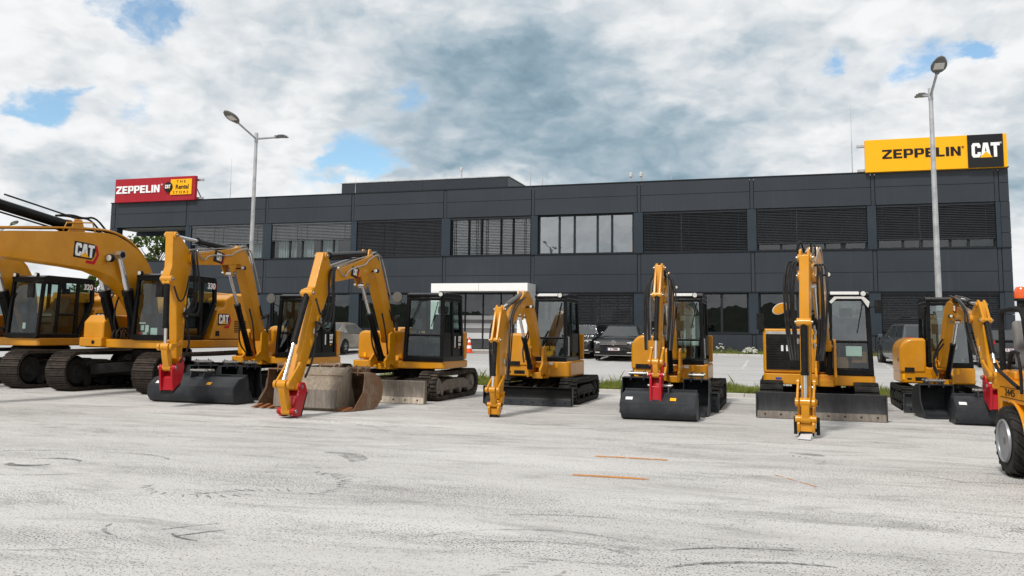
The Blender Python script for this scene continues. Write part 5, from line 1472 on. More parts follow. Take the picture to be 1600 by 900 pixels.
# --- F: black front, wide blade, arm straight towards the yard
def machine_f():
    foot = (.15, -1.1)
    S = dict(track=dict(x=.90, w=.45, L=2.9, H=.68, kind='pad', mats=RUBT), ring=.5, z0=.60, blade=(2.32, -2.08, .50, BLADEG, WORND, -.75))
    root = excavator('excavator', 'yellow excavator with black front panel and wide blade, its arm standing straight towards the yard', (6.57, 18.73), 17.5, S)
    cs = dict(post=.09, rake=.13, front_glass=FGLASS, front_bar=.42, door_low=.44, rear_rake=-.05, roof_over=.03, base=.11, roof_lights=(.86,), roofmat=ROOFP, mirrors=[(1, .20, .10, 2.22, 'box', None)],
              papers=[(.60, .30, .30, .20, PAPER)], boxes=WOOD)
    up = dict(xl=-1.06, xr=1.10, yf=-1.0, rad=1.32, z0=.60, zd=.82, zt=1.74, hoodf=-.93, cab=(.24, 1.03, -.97, .35, 2.50), foot=foot, footz=1.38, wb=.28, cabspec=cs, dbev=.02, hbev=.035)
    cb, eng = compact_upper(root, up)
    p = MB(BLKM)
    p.box(-1.00, -.12, -.955, -.93, .90, 1.62)
    for k in range(12): p.box(-.97, -.60, -.962, -.9551, .95 + k * .052, .975 + k * .052)
    p.box(-.55, -.16, -.965, -.955, .94, 1.58)
    po = p.build('radiator_panel', eng, bevel=.006)
    s = MB(PLATEW); s.box(-.70, -.655, -.972, -.9655, 1.28, 1.40); s.box(-.60, -.555, -.972, -.9655, 1.28, 1.40); s.build('sticker', po)
    s = MB(GALV); s.box(-1.0, -.12, -.958, -.932, 1.63, 1.685); s.build('trim_strip', eng)
    for x, y, zz, rz, mt, nm in ((-.70, -.80, 2.16, .5, SIGNY, 0),):
        l = MB(BLKM); l.tube(chaikin([(-.40, -.80, 1.75), (-.38, -.80, 2.0), (x, y, zz)], 2), .012, 6)
        Mr = Matrix.Translation((x, y, zz)) @ Matrix.Rotation(R_(-28), 4, 'Y') @ Matrix.Diagonal((1.35, 1, .85, 1))
        lo = l.build('side_mirror', root); l = MB(ROOFP); l.lathe([(.0001, -.014), (.12, -.012), (.13, 0), (.12, .018), (.0001, .03)], (0, 0, 0), 'y', 20); l.build('mirror_shell', lo, M=Mr)
        l = MB(YEL); l.lathe([(.0001, -.0185), (.112, -.0165), (.115, -.013)], (0, 0, 0), 'y', 20); l.build('mirror_reflection', lo, M=Mr)  # machine paint stands in for the yellow reflected in this mirror
    l = MB(BLKM); l.tube([(-1.04, -.9, 1.7), (-1.10, -.92, 1.75), (-1.10, -.92, 2.0)], .014, 6); l.box(-1.18, -1.03, -.95, -.90, 1.72, 2.06); l.build('side_mirror', root, bevel=.02)
    t = MB(SIGNY); t.use(PLATEB).box(-.82, -.70, -1.008, -1.0, .70, .74); t.build('sticker', root)
    t = MB(YEL); t.prism([(-.62, .825), (-.62, 1.5), (-.4, 1.72), (-.2, 1.74), (-.2, .825)], -.10, .16, 'x'); t.build('fuel_tank', root, bevel=.02)
    A = dict(boom=[(.10, 1.40), (.90, 2.30), (1.85, 3.22), (2.5, 3.06), (3.66, 2.74)], boom_t=[.26, .34, .40, .34, .22],
        pts=dict(foot=(.12, 1.40), cylB=(.55, .95), cylT=(1.9, 2.66), scB=(2.15, 3.32), stop=(3.84, 3.04), btip=(3.64, 2.72), bcT=(4.24, 1.86), bcB=(4.30, .56), sbot=(4.08, .54), bucket_pin=(4.26, .30)),
        stick=[(3.72, 3.10), (3.52, 2.74), (3.62, 2.50), (3.84, 1.70), (3.99, .48), (4.15, .46), (4.18, .60), (4.14, 1.72), (4.14, 2.05), (4.02, 2.75), (3.98, 3.08)],
        link_up=(4.08, .86), coupler='yellow', ears=[[(3.72, 3.0), (3.98, 3.0), (3.96, 3.17), (3.84, 3.21), (3.74, 3.16)]], coup_dir=(-.02, -1), coup_len=.20, sf=.75, cf=.66, bf=.6, lug=(.1, -.3), lights=[(2.0, 2.86, .24)])
    pp = []
    for l in (-.17, -.21, -.25, -.29): pp.append(([(3.3, l * .6, 2.95), (3.55, l, 3.02), (3.72, l * 1.15, 2.75), (3.70, l * 1.2, 2.2), (3.6, l * 1.1, 1.6), (3.75, l * .9, 1.2)], .021, HOSE, 'hose'))
    for l in (.17, .21, .25, .29): pp.append(([(3.2, l * .6, 2.95), (3.55, l, 2.95), (3.74, l * 1.1, 2.5), (3.68, l * 1.05, 1.9), (3.7, l * .95, 1.45), (3.8, l * .8, 1.2)], .019, HOSE, 'hose'))
    for l in (-.10, -.05, 0, .05, .10): pp.append(([(.2, l, 1.8), (.65, l, 2.4), (1.4, l, 3.2), (1.75, l, 3.46), (2.3, l, 3.36), (3.2, l, 3.02)], .014, PIPE, 'steel_pipe'))
    for l in (-.14, .14): pp.append(([(3.5, l, 3.1), (3.62, l, 3.3), (3.5, l * .6, 3.38), (3.3, l * .4, 3.2)], .016, HOSE, 'hose'))
    A['hoses'] = pp
    M = arm(root, dict(foot=foot, swing=-6.5, wb=.21, ws=.155, sc=.80, rc=.062, yel=YEL, **squash(A, 1.4, .90)))
    w = MB(PIPE); w.cyl((4.05, -.14, .78), (4.05, .14, .78), .03, 8); w.build('pin', root, M=M)
    s = MB(CURT); s.hull8([Vector(q) for q in ((4.20, -.10, .012), (4.50, -.11, .012), (4.52, .09, .012), (4.22, .10, .012), (4.24, -.08, .07), (4.46, -.09, .04), (4.47, .08, .03), (4.24, .09, .08))]); s.build('cloth', root, M=M)
    k = MB(BLKM)
    for z in (.12, .26): k.cyl((4.14, -.18, z), (4.14, .18, z), .028, 10)
    k.bar((4.14, -.17, .05), (4.14, -.17, .32), .05); k.bar((4.14, .17, .05), (4.14, .17, .32), .05); k.build('coupler_pin', root, M=M)
    # torn white edge round the front of the roof
    t = MB(ROOFP)
    t.prism([(.30, 2.26), (.40, 2.36), (.88, 2.36), (.97, 2.22), (1.0, 2.18), (1.03, 2.30), (.92, 2.405), (.36, 2.405), (.26, 2.30)], -1.0, -.985, 'y', Matrix.Translation((0, -.02, 0))); t.build('visor_edge', cb)
    return root
EXF = machine_f()

# --- D, E: five-tonne machines, G: smaller one
def mini(label, loc, foot, swing, A, k=1.0, coupler='red', seat=SEATM, roofmat=ROOFP, cabx=None, H=17.5, blade_w=1.98, cablocal=None, trk=RUBT):
    S = dict(track=dict(x=.79 * k, w=.40 * k, L=2.58 * (.88 if k < 1 else 1), H=.58 * k, kind='rubber', mats=trk), ring=.42, z0=.58, blade=(blade_w, -1.72 * (.93 if k < 1 else 1), .40, DGREY if coupler != 'yellow' else BLK, DGREY, -.62))
    root = excavator('excavator', label, loc, H, S)
    cl = cablocal or (-.16, .60, -.70, .62, 2.50)
    cs = dict(post=.075, rake=.13, front_glass=FGLASS, front_bar=.36, door_low=.05, solid_door=False, door_post=.45, rear_rake=-.04, roof_over=.05, base=.09, roof_lights=(.80,), roofmat=roofmat, seat=seat, handle_mat=ROOFP)
    if cabx: cs.update(cabx)
    up = dict(xl=-.95 * k, xr=.72 if k == 1 else .66, yf=-.74, rad=1.04, z0=.58, zd=.95, zt=1.58, hoodf=-.765, cab=cl, foot=foot, footz=A['pts']['foot'][1], wb=.20, cabspec=cs, dbev=.05, dome=.30, hood_z=.80,
              stickers=[('f', cl[0] + .42, -.742, .89, .10, .06, PLATEW), ('f', cl[0] + .56, -.742, .86, .06, .12, SIGNY), ('f', -.88 * k, -.742, .72, .05, .12, SIGNY)])
    cb, eng = compact_upper(root, up)
    g = MB(BLKM); g.box(-.62 * k, -.36 * k, -.746, -.738, .64, .72); g.box(-.80 * k, -.70 * k, -.746, -.738, .66, .70); g.build('tool_recess', root)
    arm(root, dict(foot=foot, swing=swing, wb=.165, ws=.125, sc=.62, rc=.050, coupler=coupler, **squash(A, A['pts']['foot'][1], {'yellow': .955}.get(coupler, .94))))
    return root
def mini_hoses(top, tip, sl, l0=.12):
    (x0, z0), (x1, z1) = top, tip
    o = []
    for s in (-1, 1):
        for q in (0, .035, .07): o.append(([(x0, s * (l0 * .4 + q * .5), z0 + .10), ((x0 + x1) / 2, s * (l0 * .6 + q), (z0 + z1) / 2 + .16), (x1 - .05, s * (l0 + q), z1 + .06), (x1 + .10, s * (l0 + .05 + q), z1 - .25 - q), (sl[0] - .02, s * (l0 + .02 + q * .6), sl[1])], .015, HOSE if q else HOSEG, 'hose'))
    return o
# D
A_D = dict(boom=[(0, 1.12), (.46, 1.78), (1.16, 2.46), (1.75, 2.24), (2.76, 1.74)], boom_t=[.22, .30, .34, .28, .20],
    pts=dict(foot=(0, 1.14), cylB=(.70, .84), cylT=(1.62, 1.95), scB=(1.52, 2.46), stop=(3.12, 2.08), btip=(2.76, 1.74), bcT=(3.42, 1.46), bcB=(3.56, .52), sbot=(3.18, .42), bucket_pin=(3.42, .24)),
    stick=[(2.98, 2.14), (2.66, 1.80), (2.76, 1.42), (3.06, .34), (3.24, .32), (3.28, .48), (3.32, 1.40), (3.26, 2.12)], ears=[strip([(3.12, 2.14), (3.22, 2.05), (3.46, 1.44)], [.09, .09, .12], 1)],
    link_up=(3.18, .74), coup_dir=(0, -1), coup_len=.19, sf=.66, cf=.72, bf=.6, scm=HOSEG, lights=[(1.30, 2.2, .17)],
    hoses=mini_hoses((1.5, 2.3), (2.9, 1.9), (3.12, .7)) + [([(.55, -.13, 1.0), (.35, -.22, 1.3), (.15, -.2, 1.5), (.3, -.1, 1.8)], .02, HOSE, 'hose'), ([(.62, -.16, .95), (.45, -.24, 1.2), (.32, -.2, 1.45), (.42, -.1, 1.7)], .02, HOSE, 'hose')])
EXD = mini('small yellow excavator with clean dark blade, its folded arm standing on a bare yellow coupler', (.9, 20.87), (.05, -1.1), 2.0, A_D, coupler='yellow')
# E
A_E = dict(boom=[(0, 1.12), (.30, 1.85), (.84, 2.80), (1.25, 2.64), (2.05, 2.34)], boom_t=[.22, .30, .34, .28, .20],
    pts=dict(foot=(0, 1.14), cylB=(.45, .80), cylT=(1.05, 2.3), scB=(1.05, 2.92), stop=(2.12, 3.0), btip=(2.05, 2.34), bcT=(2.50, 2.42), bcB=(2.78, 1.08), sbot=(2.46, 1.02), bucket_pin=(2.72, .84)),
    stick=[(2.00, 3.06), (1.90, 2.40), (2.06, 1.9), (2.34, .94), (2.52, .92), (2.58, 1.06), (2.46, 2.2), (2.26, 3.05)], ears=[strip([(2.12, 3.06), (2.24, 2.98), (2.50, 2.40)], [.09, .09, .12], 1)],
    link_up=(2.46, 1.32), coup_dir=(.12, -1), coup_len=.52, sf=.66, cf=.68, bf=.6, lights=[(.95, 2.66, .19)],
    hoses=mini_hoses((1.2, 2.8), (2.1, 2.75), (2.34, 1.5), .13) + mini_hoses((1.1, 2.78), (2.0, 2.65), (2.36, 1.3), .19))
EXE = mini('small yellow excavator with red coupler and dark grey ditching bucket, facing straight to the yard', (3.85, 19.94), (.02, -1.1), 0.0, A_E, seat=PAPER)
bucket(EXE, 1.36, 'bucket', DGREY, .84, 0, 'ditch', Matrix.Translation((.07, -3.42, 0)) @ Matrix.Rotation(math.pi, 4, 'Z'))
# G
A_G = dict(boom=[(.05, 1.0), (.40, 1.65), (.80, 2.34), (1.3, 2.2), (2.36, 2.02)], boom_t=[.20, .27, .32, .27, .18],
    pts=dict(foot=(.05, 1.02), cylB=(.38, .76), cylT=(1.18, 1.98), scB=(1.05, 2.46), stop=(2.70, 2.30), btip=(2.36, 2.02), bcT=(2.96, 1.98), bcB=(3.40, .94), sbot=(3.06, .88), bucket_pin=(3.30, .74)),
    stick=[(2.56, 2.36), (2.26, 2.06), (2.44, 1.7), (2.96, .82), (3.12, .80), (3.18, .94), (3.00, 1.76), (2.82, 2.34)], ears=[strip([(2.70, 2.36), (2.80, 2.28), (2.98, 1.96)], [.09, .09, .11], 1)],
    link_up=(3.02, 1.16), coup_dir=(-.05, -1), coup_len=.42, sf=.62, cf=.60, bf=.6, logo=(1.38, 2.26, 8, .20, .16, 'old'), logo_side=-1, lights=[(1.30, 2.10, -.15)],
    hoses=mini_hoses((1.0, 2.45), (2.4, 2.14), (2.8, 1.3), .11) + [([(.25, -.14, .8), (.2, -.22, 1.1), (.3, -.2, 1.4), (.5, -.1, 1.6)], .02, HOSE, 'hose'), ([(.32, -.18, .78), (.32, -.26, 1.0), (.42, -.2, 1.3), (.55, -.1, 1.5)], .02, HOSE, 'hose')])
EXG = mini('small yellow excavator at the right end, its boom bent to the right before the cab', (9.72, 19.82), (-.05, -1.0), 5.9, A_G, k=.9, seat=PAPER, roofmat=None, blade_w=1.78, cabx=dict(mirrors=[(-1, .16, .10, 2.15, 'box', None)], front_bar=0, roof_lights=(.88,)), cablocal=(-.26, .58, -.70, .62, 2.48))
bucket(EXG, 1.15, 'bucket', DGREY, .84, 0, 'ditch', Matrix.Translation((.26, -3.55, 0)) @ Matrix.Rotation(math.pi, 4, 'Z'))

# ------------------------------------------------------------------ big excavators
def big(label, loc, number, papers):
    S = dict(track=dict(x=1.30, w=.60, L=4.55, H=1.0, kind='steel', mats=(STEELT, BLKM)), ring=.75, z0=1.08)
    root = excavator('excavator', label, loc, 17.5, S)
    xl, xr = -1.45, 1.18
    d = MB(YEL); d.prism(plan(xl, xr, -1.25, 2.75, 10, .06), 1.08, 1.30, 'z'); d.build('deck', root, bevel=.03)
    # side body behind the cab, with the sloping front edge
    b = MB(YEL); b.prism([(.42, 1.31), (2.1, 1.31), (2.1, 2.55), (1.35, 2.55), (1.05, 2.42), (.98, 2.18), (.70, 2.12)], .55, xr + .01, 'x')
    bo = b.build('side_cover', root, bevel=.035)
    b = MB(YEL); b.prism([(.2, 1.31), (2.1, 1.31), (2.1, 2.5), (.7, 2.5), (.45, 2.2)], xl, -.32, 'x'); b.build('right_cover', root, bevel=.05)
    b = MB(YEL); b.box(-.31, .54, .55, 2.1, 1.31, 2.62); b.build('engine_cover', root, bevel=.06)
    c = MB(YEL); c.prism([(xl, 2.12), (xr, 2.12)] + [(2.75 * math.cos(a), 2.75 * math.sin(a)) for a in [R_(65 + 57 * i / 8) for i in range(9)]], 1.20, 2.62, 'z'); c.build('counterweight', root, bevel=.08)
    lg = MB(LETW); cat_logo(lg, Matrix.Translation((xr + .018, .98, 1.84)) @ FACE_LEFTSIDE, .46, .34, 'hex'); lg.build('emblem', bo)
    v = MB(BLKM); v.box(xr + .011, xr + .02, .62, .78, 1.40, 1.54)
    for k in range(7): v.box(xr + .011, xr + .018, 1.45, 2.0, 1.5 + k * .05, 1.525 + k * .05)
    v.build('vent', bo)
    # front right boxes
    t = MB(YEL); t.prism([(-1.30, 1.31), (-.10, 1.31), (-.10, 1.92), (-1.10, 1.92), (-1.30, 1.74)], xl + .02, -.78, 'x'); t.build('tool_box', root, bevel=.05)
    t = MB(YEL); t.box(xl, -.74, -1.40, -.05, 1.10, 1.34); to = t.build('step_box', root, bevel=.03)
    t = MB(BLKM); t.cyl((-1.0, -1.401, 1.22), (-1.0, -1.41, 1.22), .05, 12); t.build('lamp_recess', to)
    # cab
    x0, x1, y0, y1, z0, z1 = .12, 1.14, -1.27, .42, 1.32, 2.98
    K = BLK
    m = MB(K)
    yr = y1 - .05
    zt = z1 - .09
    prof = [(y0, z0), (y0 + .30, zt)]
    bz = .09
    for x in (x0, x1):
        m.bar((x, y0, z0), (x, y0 + .12, zt), .085, .10, (0, 1, 0))
        m.bar((x, y1 - .35, z0), (x, y1 + .16, z0 + .95), .085, .12, (0, 1, 0)); m.bar((x, y1 + .16, z0 + .95), (x, y1 + .13, zt), .085, .12, (0, 1, 0))
        m.bar((x, y0 + .60, z0), (x, y0 + .66, zt), .07, .09, (0, 1, 0)); m.bar((x, y1 - .42, z0), (x, y1 - .38, zt), .07, .10, (0, 1, 0))
        m.bar((x, y0 + .05, z0 + .03), (x, y1 - .35, z0 + .03), .08, .12); m.bar((x, y0 + .12, zt - .02), (x, y1 + .13, zt - .02), .08, .12)
        m.bar((x, y0 + .62, z0 + .62), (x, y1 - .42, z0 + .62), .05, .07)
    m.bar((x0, y0, z0 + .04), (x1, y0, z0 + .04), .09, .14); m.bar((x0, y0 + .11, zt - .03), (x1, y0 + .11, zt - .03), .09, .10); m.bar((x0, y1 - .3, z0 + .03), (x1, y1 - .3, z0 + .03), .09, .10)
    m.bar((x0, y1 + .14, z0 + .95), (x1, y1 + .14, z0 + .95), .08, .08)
    m.prism([(y0 + .05, zt), (y1 + .17, zt), (y1 + .17, zt + .05), (y1 + .05, z1), (y0 + .22, z1 + .01), (y0 + .05, zt + .05)], x0 - .045, x1 + .045, 'x')
    cb = m.build('cab', root, bevel=.018, segs=3)
    def pane(*p): q = MB(GLASS); q.quad(*p); q.build('pane', cb)
    pane((x0 + .04, y0 + .01, z0 + .08), (x1 - .04, y0 + .01, z0 + .08), (x1 - .04, y0 + .115, zt - .06), (x0 + .04, y0 + .115, zt - .06))
    for x in (x0, x1):
        pane((x, y0 + .05, z0 + .08), (x, y0 + .58, z0 + .08), (x, y0 + .62, zt - .06), (x, y0 + .16, zt - .06))
        pane((x, y0 + .65, z0 + .08), (x, y1 - .46, z0 + .08), (x, y1 - .43, zt - .06), (x, y0 + .70, zt - .06))
        pane((x, y1 - .37, z0 + .10), (x, y1 - .30, z0 + .10), (x, y1 + .10, z0 + .92), (x, y1 + .08, zt - .06), (x, y1 - .33, zt - .06))
    pane((x0 + .04, y1 + .14, z0 + .99), (x1 - .04, y1 + .14, z0 + .99), (x1 - .04, y1 + .13, zt - .06), (x0 + .04, y1 + .13, zt - .06))
    p = MB(K); p.quad((x0, y1 - .33, z0), (x1, y1 - .33, z0), (x1, y1 + .15, z0 + .93), (x0, y1 + .15, z0 + .93)); p.build('rear_panel', cb)
    s = MB(SEATM); cx, cy = .66, -.30
    s.box(cx - .26, cx + .26, cy - .26, cy + .22, z0 + .38, z0 + .54); s.prism([(cy + .16, z0 + .48), (cy + .30, z0 + .48), (cy + .42, z0 + 1.14), (cy + .30, z0 + 1.16)], cx - .24, cx + .24, 'x'); s.prism([(cy + .33, z0 + 1.17), (cy + .43, z0 + 1.17), (cy + .44, z0 + 1.36), (cy + .36, z0 + 1.36)], cx - .14, cx + .14, 'x')
    s.build('seat', cb, bevel=.04, segs=3)
    s = MB(GREYSEAT)                                  # loose clear sheet thrown over the seat
    s.prism([(cy - .28, z0 + .56), (cy + .14, z0 + .58), (cy + .30, z0 + 1.0), (cy + .27, z0 + 1.10), (cy + .06, z0 + .80), (cy - .27, z0 + .60)], cx - .25, cx + .25, 'x'); s.build('seat_cover', cb, bevel=.03)
    s = MB(TRIM); s.box(x0 + .08, x1 - .08, y0 + .08, y1 - .35, z0 + .05, z0 + .10); s.box(cx - .2, cx + .2, cy - .2, cy + .2, z0 + .10, z0 + .38)
    for sg in (-1, 1):
        s.box(cx + sg * .36 - .07, cx + sg * .36 + .07, cy - .35, cy + .2, z0 + .3, z0 + .66); s.tube([(cx + sg * .36, cy - .3, z0 + .64), (cx + sg * .36, cy - .36, z0 + .86)], .022, 8); s.tube([(cx + sg * .1, y0 + .4, z0 + .1), (cx + sg * .1, y0 + .34, z0 + .6)], .016, 6)
    s.box(x0 + .06, x0 + .30, y0 + .25, y0 + .31, z0 + .62, z0 + .86); s.build('console', cb, bevel=.01)
    pp = MB(PAPER, LETR, LETW)
    for (x, z, w, h, mt) in papers:
        y = y0 + .01 + (z - z0) * .075 + .015; pp.use(mt).box(x - w / 2, x + w / 2, y, y + .004, z - h / 2, z + h / 2)
    pp.build('paper_sheet', cb)
    nb = MB(LETW); text_mesh(nb, number, Matrix.Translation((x1 + .05, y1 - .06, zt - .16)) @ RIGHT, .22, .003, .006, 1.0)
    nb.use(LETR).box(x1 + .046, x1 + .05, y1 + .11, y1 + .14, zt - .24, zt - .08); nb.build('number', cb)
    mi = MB(BLKM); mi.tube(chaikin([(x1, y0 + .2, zt - .05), (x1 + .10, y0 - .12, zt - .08), (x1 - .12, y0 - .14, zt - .12)], 2), .014, 6); mi.box(x1 - .26, x1 - .06, y0 - .17, y0 - .10, zt - .52, zt - .14); mi.build('mirror', cb, bevel=.02)
    for x in (x0 + .02, x1 - .28):
        l = MB(BLKM); l.cyl((x, y0 + .08, z1 + .02), (x, y0 + .17, z1 + .02), .06, 12); lo = l.build('roof_light', cb); l = MB(LENS); l.cyl((x, y0 + .07, z1 + .02), (x, y0 + .078, z1 + .02), .05, 12); l.build('lens', lo)
    foot = (-.45, -.35)
    # boom with its two cylinders, stick and bucket (these last reach out of the picture)
    out = [(-.30, 1.50), (-.34, 2.2), (-.20, 2.86), (.12, 3.32), (.52, 3.62), (.92, 3.80), (1.30, 3.92), (1.62, 3.95), (3.0, 3.84), (4.5, 3.68), (6.2, 3.40), (6.38, 3.22), (6.2, 3.06)]
    low = [(4.48, 3.10), (2.6, 3.03), (1.9, 2.98), (1.42, 2.86), (1.0, 2.66), (.58, 2.34), (.24, 1.95), (.02, 1.50), (-.14, 1.40)]
    A = dict(boom_poly=out + low, pts=dict(foot=(-.14, 1.55), cylB=(.42, 1.22), cylT=(1.34, 3.42), scB=(2.50, 4.00), stop=(6.15, 4.45), btip=(6.2, 3.22)),
        stick=[(6.0, 4.55), (5.9, 3.2), (6.1, 2.9), (6.6, 1.0), (6.85, 1.0), (6.75, 3.2), (6.35, 4.6)], logo=(2.30, 3.42, 3, .64, .42, 'hex'), bf=.60, sf=.62, lug=(.1, -.3), lights=[(1.62, 3.32, .36)])
    a0 = dict(A); a0['hoses'] = [([(-.25, l, 2.1), (-.1, l, 2.9), (.3, l, 3.5), (.85, l, 3.86), (1.5, l, 4.03), (2.0, l * .8, 4.02), (3.0, l, 3.93), (5.0, l, 3.70)], .024, mt, nm) for l, mt, nm in ((-.2, YEL, 'rail_pipe'), (-.13, HOSE, 'hose'), (-.06, HOSE, 'hose'), (.06, HOSE, 'hose'), (.13, HOSE, 'hose'), (.2, PIPE, 'steel_pipe'), (.25, YEL, 'rail_pipe'))]
    a0['hoses'] += [([(1.5, l, 4.0), (1.9, l, 4.30), (2.3, l, 4.22), (2.6, l * .6, 4.28), (3.0, l * .4, 4.22)], .026, HOSE, 'hose') for l in (-.10, .10)]
    a0['hoses'] += [([(2.7, .14, 4.22), (3.6, .14, 4.36), (4.6, .14, 4.47)], .02, HOSE, 'hose')]
    a0['hoses'] += [([(.5, l, 1.3), (.75, l * 1.2, 1.7), (.7, l, 2.3), (.45, l, 2.6)], .024, HOSE, 'hose') for l in (-.42, -.2, .2, .42)]
    a0['hoses'] += [([(.15, l, 1.35), (.5, l, 1.62), (.75, l, 1.45), (.65, l, 1.2)], .022, HOSE, 'hose') for l in (-.25, -.12, 0, .12, .25)]
    M = arm(root, dict(foot=foot, swing=0, wb=.50, ws=.36, sc=1.7, rc=.12, cyl_lat=(-.36, .36), **a0))
    g = MB(BLKM)
    for sg in (-1, 1):
        g.cyl((1.34, sg * .25, 3.42), (1.34, sg * .50, 3.42), .075, 14)
    g.build('cylinder_pin', root, M=M)
    w = MB(YEL)
    for sg in (-1, 1): w.prism([(-.45, 1.31), (-.40, 1.66), (-.20, 1.78), (.02, 1.70), (.40, 1.36), (.58, 1.22), (.50, 1.09), (-.45, 1.09)], sg * .33 - .03, sg * .33 + .03, 'y')
    w.build('boom_foot_bracket', root, bevel=.015, M=M)
    r = MB(YEL)
    r.tube([(2.0, .2, 3.92), (2.1, .2, 4.15), (2.9, .2, 4.06), (3.0, .2, 3.86)], .018, 6); r.build('hose_guard', root, M=M)
    return root
EX330 = big('large yellow excavator numbered 330 with straight long boom reaching out of the left edge', (-9.34, 23.3), '330', [(.36, 1.60, .09, .12, PAPER), (.50, 1.58, .10, .18, PAPER), (.30, 1.42, .10, .13, LETR), (.45, 1.42, .12, .14, PAPER), (.72, 1.50, .20, .20, PAPER), (.34, 1.72, .2, .03, LETW)])
EX320 = big('large yellow excavator numbered 320 furthest left, partly cut by the picture edge', (-13.4, 24.8), '320', [(.62, 1.62, .10, .16, PAPER)])

# ------------------------------------------------------------------ loose buckets
def loose(label, loc, rz, *a, **k):
    o = bucket(None, *a, **k); o.location = (loc[0], loc[1], k.get('z', 0)); o.rotation_euler = (0, 0, R_(rz)); tag(o, label, 'bucket', 'excavator buckets on the ground'); return o
loose('dark grey digging bucket nearest the wide bucket of the third excavator', (-7.15, 20.35), 30, .62, 'bucket', DGREY, 1.0, 0, 'dig', sticker=False)
loose('middle one of three dark grey digging buckets beside the wide attached bucket', (-6.45, 20.15), 30, .46, 'bucket', DGREY, 1.0, 0, 'dig', sticker=False)
loose('right-hand dark grey digging bucket of the three, below the boom foot', (-5.95, 20.0), 30, .40, 'bucket', DGREY, 1.0, 0, 'dig', sticker=False)
loose('pale worn ditching bucket with its back to the yard beside the red coupler', (-3.92, 18.0), 162.5, 1.40, 'bucket', WORN, 1.04, 0, 'flat', sticker=False, ears=False)
loose('rusty toothed bucket left of the arm, teeth towards the yard', (-4.72, 18.2), -25, .80, 'bucket', RUSTY, 1.05, 4, 'dig', sticker=False, pinmat=RUSTY)
loose('brown rusty toothed bucket standing right of the pale worn bucket', (-3.22, 17.75), -30, .66, 'bucket', RUSTY, 1.0, 4, 'dig', sticker=False, pinmat=RUSTY)
loose('dark worn bucket with twin rusty ears behind the pale bucket', (-4.05, 19.2), -17.5, 1.0, 'bucket', WORND, 1.0, 0, 'dig', sticker=False, pinmat=RUSTY)
loose('narrow dark grey toothed bucket on the right of the wide ditching bucket', (3.72, 17.45), -17.5, .48, 'bucket', DGREY, .95, 3, 'dig', sticker=False, pinmat=PIN)
loose('dark grey bucket hidden behind the wide ditching bucket, pins showing on its left', (2.62, 18.0), -17.5, .60, 'bucket', DGREY, .95, 0, 'dig', sticker=False, pinmat=PIN)
loose('open dark grey bucket left of the ditching bucket at the right end', (8.55, 17.5), -8, .62, 'bucket', DGREY, .88, 0, 'dig', sticker=False, pinmat=PIN)

